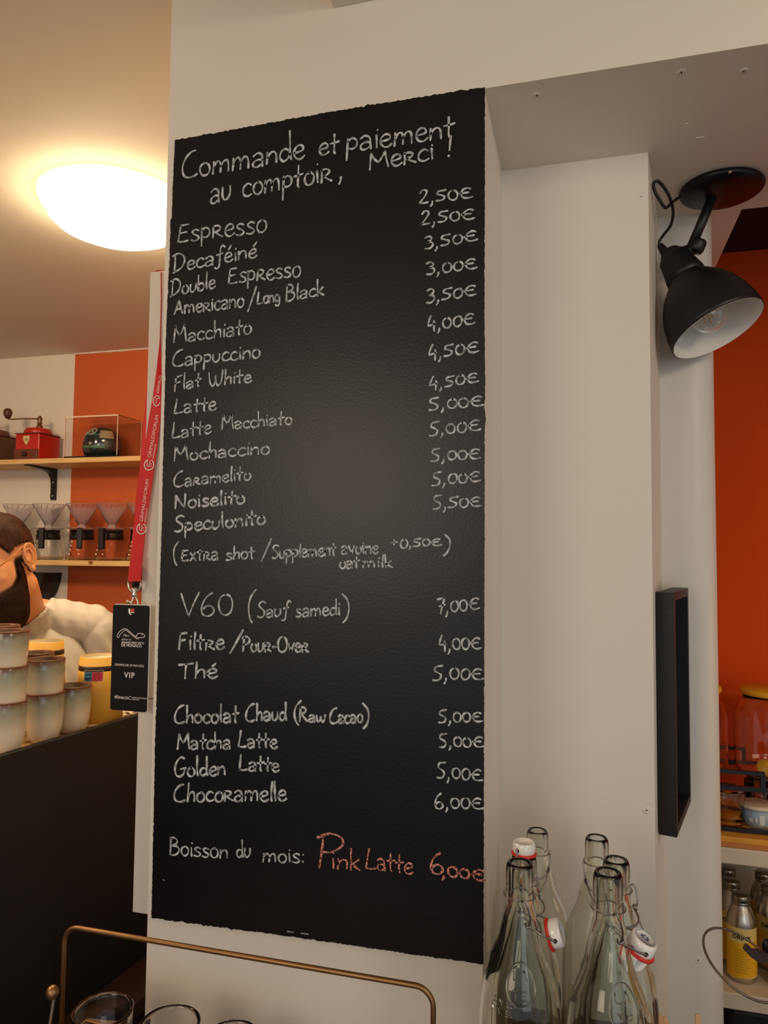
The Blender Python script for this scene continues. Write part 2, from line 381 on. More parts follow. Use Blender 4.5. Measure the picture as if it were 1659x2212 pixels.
g('w', .6, '.05,.46 .08,.12 .16,0 .26,.12 .3,.36;.3,.36 .34,.1 .43,0 .53,.16 .56,.48')
g('x', .4, '.05,.46 .2,.25 .36,0;.34,.5 .2,.26 .04,0')
g('é', .42, '.06,.24 .2,.26 .34,.32 .32,.46 .2,.5 .08,.38 .05,.18 .14,.02 .27,0 .39,.1;.22,.66 .28,.76 .34,.88')
g('A', .6, '.04,0 .16,.4 .3,.95;.3,.95 .4,.5 .52,.02;.1,.3 .28,.34 .46,.36')
g('B', .56, '.1,.97 .09,.5 .08,.02;.06,.95 .25,1 .4,.84 .34,.64 .12,.54;.14,.54 .4,.5 .5,.28 .38,.06 .2,0 .07,.04')
g('C', .62, '.5,.98 .34,.93 .16,.74 .05,.42 .09,.12 .24,.0 .42,.01 .56,.08')
g('D', .62, '.14,.92 .12,.5 .08,0;.02,.9 .26,1 .48,.86 .56,.56 .44,.24 .22,.06 .02,-.02')
g('E', .54, '.14,.92 .1,.5 .07,.05;.12,.92 .28,.95 .44,.96;.1,.5 .24,.53 .38,.55;.07,.04 .26,.02 .46,.06')
g('F', .48, '.12,.94 .1,.5 .08,0;.1,.92 .26,.94 .42,.97;.1,.52 .22,.54 .34,.57')
g('G', .66, '.5,.92 .34,1 .14,.8 .05,.46 .12,.12 .3,.02 .48,.14 .54,.36;.34,.4 .46,.42 .6,.44')
g('L', .5, '.14,.98 .1,.5 .05,.06;.05,.05 .24,.02 .44,.06')
g('M', .74, '.06,0 .1,.5 .14,.96;.14,.96 .24,.6 .36,.38;.36,.38 .48,.62 .6,.97;.6,.97 .63,.5 .68,.02')
g('N', .62, '.08,0 .1,.5 .1,.96;.1,.96 .28,.5 .48,.04;.48,.04 .52,.5 .54,.99')
g('O', .66, '.34,1 .14,.88 .05,.5 .14,.1 .34,0 .54,.14 .6,.52 .5,.88 .32,1')
g('P', .54, '.13,.94 .11,.5 .08,0;.02,.88 .24,1 .44,.88 .46,.66 .3,.48 .12,.46')
g('R', .58, '.1,.96 .09,.5 .07,0;.05,.93 .26,.99 .42,.84 .36,.62 .12,.52;.16,.53 .34,.26 .52,.02')
g('S', .5, '.44,.9 .3,1 .12,.9 .1,.7 .26,.54 .4,.36 .38,.12 .2,0 .03,.08')
g('T', .54, '.02,.9 .26,.93 .52,.98;.27,.92 .25,.5 .24,0')
g('V', .62, '.04,.98 .16,.5 .3,0;.3,0 .42,.5 .58,1')
g('W', .78, '.05,.9 .1,.3 .22,.0 .34,.2 .38,.66;.38,.66 .42,.18 .52,0 .66,.24 .74,.96')
g('0', .5, '.26,.9 .1,.76 .05,.42 .12,.1 .26,0 .4,.14 .45,.5 .38,.8 .24,.9')
g('2', .5, '.08,.74 .18,.94 .34,.9 .36,.7 .22,.36 .05,.04;.05,.04 .24,.02 .42,.06')
g('3', .48, '.08,.86 .24,.95 .38,.82 .32,.62 .16,.52;.16,.52 .36,.48 .42,.26 .28,.04 .06,.06')
g('4', .48, '.2,.98 .1,.66 .05,.36 .2,.36 .4,.44;.34,.62 .34,.3 .34,-.06')
g('5', .52, '.46,.98 .3,.95 .14,.9 .09,.66 .26,.52 .4,.36 .34,.1 .18,.02 .03,.04')
g('6', .52, '.36,1 .18,.8 .06,.42 .1,.08 .28,0 .42,.16 .38,.38 .22,.44 .08,.28')
g('7', .5, '.04,.88 .24,.92 .46,.96;.46,.96 .34,.5 .24,0;.16,.46 .3,.5 .46,.54')
g('€', .64, '.52,.86 .36,.96 .18,.8 .1,.48 .18,.14 .38,.04 .6,.12;.02,.5 .22,.53 .44,.55')
g(',', .26, '.12,.12 .11,-.04 .04,-.2')
g('.', .18, '.08,.04 .1,.06')
g('(', .26, '.24,1.08 .1,.8 .05,.4 .1,0 .18,-.22')
g(')', .26, '.04,1.08 .18,.8 .22,.4 .16,0 .05,-.22')
g('/', .4, '.04,-.12 .18,.4 .36,1.1')
g('!', .2, '.12,1.05 .1,.6 .09,.34;.07,.06 .09,.08')
g(':', .2, '.1,.42 .11,.46;.1,.04 .11,.08')
g('+', .4, '.04,.4 .2,.42 .36,.44;.2,.6 .2,.42 .2,.24')
g('-', .3, '.04,.26 .16,.27 .26,.28')
g(' ', .3, '0,0')
rnd = random.Random(3)
def write(mb, txt, u0, v0, u1, v1, h, xh=.5, w=4.0, y=None):
    """one word on the wall between two baseline points, capital height h px"""
    y = YB-.0007 if y is None else y
    A = ony(u0, v0, y); B = ony(u1, v1, y); D = B-A
    hm = (ony((u0+u1)/2, (v0+v1)/2-h, y)-ony((u0+u1)/2, (v0+v1)/2, y)).z
    px = hm/h; wid = sum(G[c][0] for c in txt)-.08
    sx = D.length/wid; dn = D.normalized(); X = 0; price = '€' in txt and len(txt) > 3
    for ic, c in enumerate(txt):
        gw, st = G[c]; small = price and ic > txt.index(','); js = 1+(rnd.random()-.5)*.1; jy = (rnd.random()-.5)*.05; sl = (rnd.random()-.5)*.08
        for s_ in st:
            if c == ' ': continue
            P = []
            for (x, yy) in s_:
                if yy <= 0 or c in 'CDEFGLMNOPRSTVWAB0234567€/()!': k = yy
                elif yy <= .5: k = yy*xh/.5
                else: k = xh+(yy-.5)*(1-xh)/.5
                if small: k = k*.74+.08
                P.append(A+dn*((X+x+sl*yy)*sx)+Vector((0, 0, (k*js+jy)*hm)))
            P = spline(P, 5) if len(P) > 2 else P
            a0 = rnd.random()*6; W_ = [w*px*(.86+.2*math.sin(a0+i*.5)) for i in range(len(P))]
            ribbon(mb, P, W_, (0, -1, 0))
        X += gw
LINES = [
 [('Commande', 391,386,655,343,60,.46), ('et', 687,337,729,331,50,.5), ('paiement', 746,329,978,297,50,.55)],
 [('au', 453,440,497,431,62,.5), ('comptoir', 522,426,714,391,56,.48), (',', 731,388,739,387,46,.5)],
 [('Merci', 795,368,934,344,36,.66), ('!', 964,341,972,340,44,.5)],
 [('Espresso', 381,525,573,501,38,.66)],
 [('Decaféiné', 373,589,552,555,38,.5)],
 [('Double', 368,640,463,622,36,.5), ('Espresso', 491,614,647,597,34,.66)],
 [('Americano', 375,680,525,663,30,.62), ('/', 533,668,552,664,42,.5), ('Long', 554,657,603,651,27,.6), ('Black', 615,652,698,637,34,.5)],
 [('Macchiato', 373,741,541,721,36,.5)],
 [('Cappuccino', 371,792,560,772,36,.5)],
 [('Flat', 374,847,432,833,34,.45), ('White', 449,836,541,825,32,.5)],
 [('Latte', 374,894,465,886,32,.55)],
 [('Latte', 370,948,454,936,34,.5), ('Macchiato', 477,928,629,916,32,.48)],
 [('Mochaccino', 374,996,580,980,34,.5)],
 [('Caramelito', 374,1052,540,1036,33,.48)],
 [('Noiselito', 375,1100,527,1087,32,.55)],
 [('Speculonito', 375,1150,571,1132,34,.5)],
 [('(', 372,1212,382,1212,38,.5), ('Extra', 390,1212,470,1209,23,.8), ('shot', 487,1210,548,1206,28,.55), ('/', 562,1209,583,1208,38,.5), ('Supplement', 587,1207,724,1200,28,.6), ('avoine', 737,1197,815,1195,28,.6), ('+', 841,1184,856,1183,28,.5), ('0,50€', 863,1184,952,1180,22,.5), (')', 955,1194,968,1193,36,.5)],
 [('oat', 732,1228,774,1227,26,.6), ('milk', 782,1226,846,1225,27,.5)],
 [('V60', 386,1332,500,1328,50,.5), ('(', 532,1334,545,1334,54,.5), ('Sauf', 555,1334,621,1332,34,.5), ('samedi', 638,1332,733,1328,34,.5), (')', 737,1334,751,1334,50,.5)],
 [('Filtre', 383,1404,482,1402,37,.55), ('/', 494,1406,518,1406,42,.5), ('Pour-Over', 522,1407,665,1409,34,.55)],
 [('Thé', 385,1465,467,1464,34,.55)],
 [('Chocolat', 375,1562,513,1561,40,.48), ('Chaud', 529,1558,617,1556,38,.5), ('(', 632,1558,645,1558,42,.5), ('Raw', 645,1559,701,1559,30,.5), ('Cacao', 711,1562,782,1561,34,.5), (')', 781,1564,794,1564,44,.5)],
 [('Matcha', 381,1619,496,1617,36,.5), ('Latte', 513,1614,597,1616,36,.5)],
 [('Golden', 375,1679,485,1674,42,.45), ('Latte', 515,1665,601,1666,36,.5)],
 [('Chocoramelle', 374,1732,616,1730,40,.54)],
 [('Boisson', 364,1847,490,1854,40,.5), ('du', 510,1851,540,1852,38,.5), ('mois:', 566,1862,655,1864,34,.58)],
]
names = ['heading', 'heading']
BOLD = {13, 14, 15, 16, 17}
for i, ln in enumerate(LINES):
    for t in ln:
        m = MB(); write(m, t[0], *t[1:6], t[6], 5.0 if i < 3 else (5.4 if i in (14, 15, 19, 20, 21, 22, 23, 24) else 4.4))
        obj('chalk_word' if len(t[0]) > 1 else 'chalk_mark', m, CHALK, board)
m = MB(); write(m, 'P', 680, 1876, 737, 1877, 72, .5, 5.5); write(m, 'ink', 715, 1877, 775, 1880, 46, .5, 5)
obj('chalk_word', m, PINK, board, 'pink chalk word Pink')
m = MB(); write(m, 'Latte', 788, 1875, 889, 1888, 46, .5, 4.6); obj('chalk_word', m, PINK, board, 'pink chalk word Latte')
m = MB(); write(m, '6', 928, 1888, 958, 1889, 44, .5, 5.5); write(m, ',00€', 953, 1894, 1045, 1906, 32, .5, 5.5)
obj('chalk_price', m, PINK, board, 'pink chalk price 6,00€')
PR = [('2,50€',904,441,1019,430,32),('2,50€',908,486,1023,476,31),('3,50€',915,540,1029,523,30),('3,00€',919,595,1029,583,30),('3,50€',919,656,1027,640,31),('4,00€',923,716,1024,703,33),
 ('4,50€',924,778,1032,763,33),('4,50€',926,843,1032,828,30),('5,00€',926,886,1042,880,29),('5,00€',926,942,1036,933,31),('5,00€',930,997,1036,993,29),('5,00€',932,1050,1036,1043,30),('5,50€',934,1101,1038,1097,30),
 ('7,00€',942,1327,1034,1320,36),('4,00€',948,1405,1038,1406,35),('5,00€',934,1470,1043,1471,35),('5,00€',947,1562,1041,1562,30),('5,00€',947,1614,1043,1618,31),('5,00€',943,1681,1040,1690,35),('6,00€',938,1747,1042,1752,34)]
for t in PR:
    m = MB(); write(m, *t, .5, 4.5); obj('chalk_price', m, CHALK, board)
# faint wiped smears
for (u, v, l) in ((620, 2012, 14), (650, 2016, 16), (352, 1900, 3)):
    m = MB(); A = ony(u, v, YB-.0006); ribbon(m, [A, ony(u+l, v+2, YB-.0006)], .0018, (0, -1, 0)); obj('chalk_smear', m, CHALKF, board)

# ================================================================== SPOTLIGHT UNDER THE BEAM
cc = onz(1558, 403, SOF)
lamp = thing('spotlight', 'black adjustable spotlight with white-lined shade hanging under the white beam', 'lamp', cc)
obj('canopy', MB().lathe([(0, -.001), (.069, -.001), (.071, -.005), (.068, -.011), (.058, -.016), (.03, -.02), (0, -.021)], cc, (0,0,1), 48), BLKG, lamp)
sc_ = onz(1577, 372, SOF-.014); obj('screw', MB().ell(sc_, (.0035, .0035, .002), seg=10, rings=6), CHROME, lamp, 'small shiny screw')
jt = dep(1474, 556, 1.32)
a0 = onz(1538, 428, SOF-.018); a1 = dep(1494, 532, 1.325)
obj('arm', MB().tube([a0, a0+(a1-a0)*.5, a1], [.0082, .0084, .0086], 14), BLK, lamp)
oc = dep(1550, 711, 1.27); vr = ray(1550, 711).normalized()
axs = (Rv*(.52*.914)-Uv*(.856*.914)-vr*.405).normalized()
SH = [(.0815, 0), (.0815, -.006), (.0795, -.025), (.0745, -.048), (.067, -.068), (.057, -.086), (.044, -.102), (.036, -.111), (.033, -.118)]
def orient(prof, o, ax, mb=None, **k): return (mb or MB()).lathe(prof, o, ax, **k)
shd = obj('shade', orient(SH+[(.0315, -.116)]+[(r-.0018, h+.001) for r, h in reversed(SH[:-1])], oc, axs, seg=56, closed=True), BLK, lamp)
inn = obj('shade_lining', orient([(r-.0022, h+.0012) for r, h in SH[:-1]]+[(0, -.111)], oc, axs, seg=56), ENAMEL, lamp)
nk = oc-axs*.113
obj('neck', orient([(0, .002), (.035, .001), (.034, -.012), (.0305, -.03), (.028, -.05), (.024, -.056), (0, -.058)], nk, axs, seg=32), BLK, lamp)
kc = nk-axs*.055
side = axs.cross(Vector((0,0,1))).normalized()
kn = MB(); kn.lathe([(0, -.016), (.019, -.016), (.021, -.013), (.021, .013), (.019, .016), (0, .016)], kc+axs*.006, side, 28)
kn.lathe([(0, -.004), (.012, -.004), (.0145, .002), (.0145, .016), (.012, .02), (0, .02)], a1-(a1-a0).normalized()*.014+Vector((0,0,-.022)), (a0-a1), 20)
kn.cap(kc+axs*.004, .016, a1+Vector((0,0,-.006)), .011)
kb = obj('joint', kn, BLK, lamp)
obj('joint_screw', MB().lathe([(0, 0), (.006, 0), (.006, .0015), (0, .002)], kc+axs*.004-side*.0165 if (side.dot(kc-EYE) > 0) else kc+axs*.004+side*.0165, -side if side.dot(kc-EYE) > 0 else side, 16), BLKG, kb)
cp = [(1470,424,1.30),(1452,437,1.27),(1438,449,1.25),(1426,434,1.24),(1414,412,1.235),(1412,396,1.235),(1422,392,1.235),(1438,410,1.245),(1450,436,1.26),(1454,462,1.29),(1448,488,1.32),(1433,508,1.34),(1424,524,1.345),(1432,540,1.345),(1443,552,1.34)]
obj('cord', MB().tube(spline([dep(*p) for p in cp], 6), .0027, 8), BLKW, lamp)
obj('cord_grip', MB().cap(dep(1427, 532, 1.348), .006, dep(1437, 546, 1.342), .0085), BLK, lamp)
bc = oc-axs*.034
blb = MB(); pr = [(0, .0325)]+[(.0325*math.sin(a), .0325*math.cos(a)) for a in [PI*i/14 for i in range(1, 12)]]+[(.0145, -.034), (.0135, -.048)]
blb.lathe(pr+[(r*.965, h*.965) for r, h in reversed(pr[1:-1])]+[(0, .0312)], bc, axs, 32)
bulb = obj('light_bulb', blb, GLASS, lamp, 'clear globe bulb, unlit')
obj('bulb_socket', orient([(0, -.046), (.0145, -.046), (.0155, -.05), (.0155, -.078), (0, -.078)], bc, axs, seg=20), ENAMEL, lamp)
FIL = mat('filament_coating', (214, 176, 96), .5)
fl = MB(); e1 = axs.orthogonal().normalized(); e2 = axs.cross(e1)
for k in range(4):
    q = PI/4+k*PI/2; d = e1*math.cos(q)+e2*math.sin(q); fl.tube([bc-axs*.024+d*.003, bc+axs*.014+d*.012], .0012, 6)
obj('filament', fl, FIL, bulb)
# light inside the recess

# ================================================================== BLACK BOX FRAME ON THE NICHE SIDE
d1 = Vector((.056, .234, 0)).normalized(); nrm = Vector((d1.y, -d1.x, 0))
zb0 = onz(1459, 1808, CAMZ-.45).z; f0 = Vector((.1136, 1.2835, 0)); FW = .198; FD = .029
zt0 = ony(1462, 1280, 1.279).z; zb0 = ony(1459, 1808, 1.279).z
def fpt(s, n, z): 
    p = f0+d1*s+nrm*n; return Vector((p.x, p.y, z))
def fbox(mb, s0, s1, n0, n1, z0, z1, mi=0):
    vs = [fpt(s, n, z) for z in (z0, z1) for s, n in ((s0, n0), (s1, n0), (s1, n1), (s0, n1))]
    return mb.add(vs, [(0,3,2,1),(4,5,6,7),(0,1,5,4),(1,2,6,5),(2,3,7,6),(3,0,4,7)], mi)
fr = thing('box_frame', 'deep black shadow-box picture frame seen edge-on beside the round pillar', 'frame', fpt(FW/2, 0, zb0))
t_ = .014
obj('side_panel', fbox(MB(), 0, t_, .0012, FD, zb0, zt0), BLKW, fr); obj('side_panel', fbox(MB(), FW-t_, FW, .0012, FD, zb0, zt0), BLKW, fr)
obj('top_panel', fbox(MB(), t_, FW-t_, .0012, FD, zt0-t_, zt0), BLKW, fr); obj('bottom_panel', fbox(MB(), t_, FW-t_, .0012, FD, zb0, zb0+t_), BLKW, fr)
obj('back_panel', fbox(MB(), t_, FW-t_, .002, .006, zb0+t_, zt0-t_), mat('black_backing', (10, 12, 16), .6), fr)

# ================================================================== SERVICE TABLE AND SWING-TOP BOTTLES
TZ = CAMZ-.722
tb = thing('service_table', 'pale wooden service table top below the menu wall', 'table', (-.1, .7, 0))
obj('table_top', MB().rbox((-.735, .42, TZ-.03), (.55, .995, TZ), .004), mat('table_wood', (104, 82, 62), .45, var=.15, vscale=7, stretch=(1, 10, 10)), tb)
for x in (-.7, .5):
    for y in (.47, .94): obj('leg', MB().rbox((x-.02, y-.02, 0), (x+.02, y+.02, TZ-.03), .003), BLKW, tb)
obj('niche_top', MB().box((-.131, .9951, TZ-.03), (.104, 1.2305, TZ)), mat('table_wood', (0,0,0)), tb)
BH = .357
def gprof():
    o_ = [(0, .004), (.03, .0), (.042, .001), (.047, .008), (.0488, .03), (.0488, .155), (.0485, .19), (.047, .208), (.0438, .228), (.0375, .243), (.031, .256), (.0262, .270), (.0228, .286), (.0188, .303), (.0163, .314), (.0168, .318), (.0172, .322), (.0168, .327), (.0162, .332), (.0164, .345), (.0158, .353), (.0138, .357), (.0112, .3565)]
    i_ = [(.0105, .353), (.0102, .33), (.0112, .312), (.0150, .302), (.0190, .286), (.0225, .269), (.0272, .255), (.0336, .242), (.0400, .227), (.0433, .206), (.0449, .188), (.0452, .155), (.0452, .03), (.043, .013), (.03, .008), (0, .012)]
    return o_+i_
EMB = mat('bottle_glass', (0,0,0))
def surf_r(z):
    P = gprof()[:23]
    for (r0, z0), (r1, z1) in zip(P[2:], P[3:]):
        if z0 <= z <= z1 and z1 > z0: return r0+(r1-r0)*(z-z0)/(z1-z0)
    return .04
def bottle(u, v, label, wire_dir, cap_mode, drop, emblem=None, capdir=None):
    c = onz(u, v, CAMZ-drop); o = Vector((c.x, c.y, TZ)); k0 = len(C.objects); hs = (.722-drop)/BH
    t = thing('swing_top_bottle', label, 'bottle', o, 'clear swing-top glass bottles in the niche')
    gl = MB().lathe(gprof(), o, (0,0,1), 48); body = obj('glass_body', gl, BGLASS, t)
    # raised seal on the shoulder, with small raised strokes
    if emblem is not None:
        em = MB(); pts = []
        for k in range(36):
            q = 2*PI*k/36; z = .246+.0185*math.sin(q); r = surf_r(z)+.0008; a = emblem+math.cos(q)*.0155/.036
            pts.append(o+Vector((r*math.cos(a), r*math.sin(a), z)))
        em.tube(pts, .0011, 6, closed=True)
        for (x0, z0, x1, z1) in ((-.006, .196, -.006, .188), (-.006, .188, -.002, .188), (.001, .188, .003, .197), (.003, .197, .006, .188), (-.007, .18, -.002, .18), (-.0045, .18, -.0045, .172), (.001, .179, .006, .179), (.001, .1755, .005, .1755), (.001, .172, .006, .172), (.001, .179, .001, .172)):
            q_ = []
            for k in range(3):
                x = x0+(x1-x0)*k/2; z = z0+(z1-z0)*k/2+.061; r = surf_r(z)+.0006; a = emblem+x/r*1.3; q_.append(o+Vector((r*math.cos(a), r*math.sin(a), z)))
            em.tube(q_, .0006, 5)
        obj('embossed_seal', em, BGLASS, t)
        for txt, z, sz in (('GENTLE', .2255, .0075), ('MATER', .2165, .0085)):
            tm = ftext(txt, sz, (0,0,0), (1,0,0), (0,1,0), thick=.0004, align='CENTER'); mm = MB()
            mm.add([o+Vector(((surf_r(z+p.y)+.0003+p.z)*math.cos(emblem-.5+(p.x)/.046), (surf_r(z+p.y)+.0003+p.z)*math.sin(emblem-.5+(p.x)/.046), z+p.y)) for p in tm.v], tm.f)
            obj('embossed_lettering', mm, BGLASS, t)
    # wire: collar ring, bail and stopper
    d = Vector((math.cos(wire_dir), math.sin(wire_dir), 0)); s_ = Vector((-d.y, d.x, 0)); zr = .323
    wr = MB(); wr.tube([o+Vector((.0186*math.cos(q), .0186*math.sin(q), zr)) for q in [2*PI*k/24 for k in range(24)]], .0009, 6, closed=True)
    for sg in (-1, 1):
        e = o+s_*(sg*.0188)+Vector((0,0,zr))
        wr.tube(spline([e, e+s_*(sg*.004)+d*.002+Vector((0,0,.003)), e+s_*(sg*.006)+d*.006+Vector((0,0,-.004)), e+s_*(sg*.005)+d*.009+Vector((0,0,-.016)), e+s_*(sg*.003)+d*.007+Vector((0,0,-.024))], 5), .0011, 6)
        wr.tube([e+s_*(sg*.003)+d*.007+Vector((0,0,-.022))+Vector((0, 0, .0035*math.cos(q)))+d*(.0035*math.sin(q)) for q in [2*PI*k/10 for k in range(10)]], .0011, 6, closed=True)
    hz = zr-.024
    fl_ = spline([o+s_*.022+d*.007+Vector((0,0,hz)), o+s_*.02+d*.017+Vector((0,0,hz-.006)), o+d*.0235+s_*.01+Vector((0,0,hz-.01)), o+d*.0235-s_*.01+Vector((0,0,hz-.01)), o-s_*.02+d*.017+Vector((0,0,hz-.006)), o-s_*.022+d*.007+Vector((0,0,hz))], 5)
    wr.tube(fl_, .0011, 6)
    if cap_mode == 'closed':
        cpos = o+Vector((0,0,.357)); cax = Vector((0,0,1))
        ends = [o+s_*(sg*.0215)+d*.006+Vector((0,0,hz)) for sg in (-1, 1)]
    else:
        k = capdir; cpos = o+d*k[0]+s_*k[1]+Vector((0,0,k[2])); cax = (d*k[3]+s_*k[4]+Vector((0,0,k[5]))).normalized()
        ends = [o+s_*(sg*.0215)+d*.007+Vector((0,0,hz)) for sg in (-1, 1)]
    hole_ax = (s_-cax*s_.dot(cax)).normalized(); mid = cpos+cax*.0085
    for sg, e in zip((-1, 1), ends):
        f = mid+hole_ax*(sg*.0165); wr.tube(spline([e, e+(f-e)*.5+s_*(sg*.003), f, mid+hole_ax*(sg*.0148)], 5), .0011, 6)
    obj('wire_bail', wr, WIRE, t)
    st = obj('stopper', MB().lathe([(0, -.002), (.009, -.002), (.0095, .0025), (.0145, .003), (.0152, .006), (.0149, .012), (.0138, .0155), (.0122, .0165), (.0124, .0152), (.0, .0158)], cpos, cax, 28), PORC, t, 'white porcelain stopper')
    for sg in (-1, 1): obj('stopper_hole', MB().lathe([(0, 0), (.0022, 0), (.0024, .0006), (0, .0008)], mid+hole_ax*(sg*.0153), hole_ax*sg, 12), DARKH, st)
    obj('seal_ring', MB().lathe([(.009, 0), (.0162, 0), (.0168, .0015), (.0162, .003), (.009, .003)], cpos-cax*.0002, cax, 28, closed=True), REDR, t, 'red rubber ring')
    for ob in t.children:                       # bottles of slightly different heights
        for me_ in [ob]+list(ob.children):
            for vv in me_.data.vertices: vv.co = Vector((vv.co.x*.955, vv.co.y*.955, vv.co.z*hs))
    return t, cpos, cax, o, hs
aC = -PI/2+.1
bottle(1123, 1862, 'clear swing-top bottle nearest the menu board, front left, stopper hanging open at its right', .2, 'open', .35, aC, (.033, -.004, .283, .85, -.2, .3))
bottle(1161, 1793, 'clear swing-top bottle at the back left by the wall, wire out to its right', -PI/2-.45, 'open', .405, None, (.030, .002, .272, .8, .2, -.3))
bottle(1132, 1845, 'closed swing-top bottle with its white stopper on, between the two left bottles', -.5, 'closed', .378, None)
bottle(1289, 1808, 'clear swing-top bottle at the back right by the wall, wire hanging to its left', -PI/2+.55, 'open', .382, None, (.029, -.002, .272, .8, .2, -.3))
bottle(1331, 1856, 'clear swing-top bottle on the right, half hidden behind the front right bottle', -PI/2+.55, 'open', .365, None, (.032, .0, .266, .8, .2, -.3))
_, cF, aF, oF, hF = bottle(1313, 1882, 'clear swing-top bottle at the front right, white stopper with blue print hanging at its right', .25, 'open', .337, aC+.32, (.0345, .002, .280, .35, -.2, .9))
BLUEP = mat('blue_print', (60, 76, 130), .5)
fs = bpy.data.objects['stopper.005'] if 'stopper.005' in bpy.data.objects else None
if fs:
    a_ = aF.orthogonal().normalized(); b_ = aF.cross(a_); m = MB()
    for k in range(8):
        q = 2*PI*k/8; m.tube([cF+aF*.0162+a_*(.002*math.cos(q))+b_*(.002*math.sin(q)), cF+aF*.0162+a_*(.005*math.cos(q))+b_*(.005*math.sin(q))], .0005, 4)
    m.tube([cF+aF*.0166+a_*(.0105*math.cos(q))+b_*(.0105*math.sin(q)) for q in [2*PI*k/20 for k in range(20)]], .0003, 4, closed=True)
    m.v = [Vector(((p.x-oF.x)*.955+oF.x, (p.y-oF.y)*.955+oF.y, (p.z-TZ)*hF+TZ)) for p in m.v]
    obj('blue_emblem', m, BLUEP, fs)

# ================================================================== GLASS CARRIER, GLASSES, STIRRERS
YR = .88
cl, cr_ = ony(137, 2080, YR).x, ony(936, 2160, YR).x; zbar = ony(540, 2068, YR).z
cy = thing('glass_carrier', 'aged brass wire glass carrier with a tall handle in front of the white wall', 'carrier', ((cl+cr_)/2, YR, TZ))
rr = .022; hp = [(cl, YR, TZ+.012), (cl, YR, zbar-rr)]+[(cl+rr-rr*math.cos(a), YR, zbar-rr+rr*math.sin(a)) for a in [PI/2*i/8 for i in range(1, 9)]]
hp += [(cr_-rr+rr*math.sin(a), YR, zbar-rr+rr*math.cos(a)) for a in [PI/2*i/8 for i in range(0, 9)]]+[(cr_, YR, TZ+.012)]
obj('handle', MB().tube(hp, .0033, 12), BRASS, cy)
bs = MB(); 
for zz in (.004, .045):
    q = [(cl, YR-.05), (cr_, YR-.05), (cr_, YR+.05), (cl, YR+.05)]
    bs.tube([(x, y, TZ+zz) for x, y in q], .0028, 8, closed=True)
for k in range(9):
    x = cl+(cr_-cl)*k/8; bs.tube([(x, YR-.05, TZ+.045), (x, YR-.05, TZ+.004), (x, YR+.05, TZ+.004), (x, YR+.05, TZ+.045)], .0018, 6)
obj('basket', bs, BRASS, cy)
kp = ony(113, 2144, YR-.012)
obj('knob', MB().ell(kp, (.0088, .0088, .0095)), BRASS, cy)
obj('hook_wire', MB().tube(spline([ony(122, 2142, YR-.006), ony(118, 2150, YR-.008), ony(113, 2180, YR-.01), ony(108, 2212, YR-.012), ony(106, 2235, YR-.012)], 5), .0022, 8), mat('pale_metal', (176, 158, 140), .35, metal=.8), cy)
def tumbler(x, y, z, r, h, label, rb=.8):
    t = thing('drinking_glass', label, 'glass', (x, y, z), 'glasses in the wire carrier')
    o_ = [(0, 0), (r*rb, 0), (r*rb+.001, .004), (r-.0005, h-.004), (r, h-.001), (r-.0015, h+.0005), (r-.004, h-.001)]
    obj('glass_body', MB().lathe(o_+[(r-.0045, h-.006), (r*rb-.003, .009), (0, .008)], (x, y, z), (0,0,1), 48), GLASS, t); return t
zg = TZ+.006
g1 = ony(222, 2180, YR); T1 = tumbler(g1.x, YR, zg, .040, g1.z-zg, 'clear glass with lumps of brown sugar, leftmost in the carrier')
g2 = ony(367, 2208, YR-.005); tumbler(g2.x, YR-.005, zg, .039, g2.z-zg, 'empty clear glass in the middle of the brass carrier')
g3 = ony(500, 2240, YR); t3 = tumbler(g3.x, YR, zg, .036, g3.z-zg, 'dark-filled glass at the bottom edge, right of the empty glass')
obj('contents', MB().lathe([(0, .009), (.027, .009), (.0305, g3.z-zg-.004), (0, g3.z-zg-.002)], (g3.x, YR, zg), (0,0,1), 32), mat('dark_coffee_beans', (62, 36, 22), .5, var=.4, vscale=90, bump=.8, bscale=120), t3)
SUG = mat('brown_sugar', (206, 140, 84), .8, bump=.6, bscale=150)
rs = random.Random(5); zfill = g1.z-.035
sg = MB(); sg.lathe([(0, .01), (.030, .01), (.0335, zfill-zg-.012), (0, zfill-zg-.010)], (g1.x, YR, zg), (0,0,1), 24)
so = obj('sugar_filling', sg, mat('sugar_crumbs', (112, 66, 38), .8, var=.4, vscale=60, bump=.8, bscale=90), T1, kind='stuff')
for k, (dx, dy) in enumerate(((-.012, .004), (.004, .012), (.014, -.003), (-.002, -.012), (.018, .012))):
    b = MB().rbox((-.008, -.005, -.004), (.008, .005, .004), .002); a = rs.random()*3; ca, sa = math.cos(a), math.sin(a)
    b.v = [Vector((p.x*ca-p.y*sa+g1.x+dx, p.x*sa+p.y*ca+YR+dy, p.z+zfill-.006+.0005*k)) for p in b.v]
    o = obj('sugar_lump', b, SUG); tag(o, ('brown sugar lump nearest the left rim of the leftmost glass', 'brown sugar lump at the back of the leftmost glass', 'brown sugar lump right of centre in the leftmost glass', 'brown sugar lump at the front of the leftmost glass', 'brown sugar lump nearest the right rim of the leftmost glass')[k], 'sugar', 'brown sugar lumps in the leftmost glass')
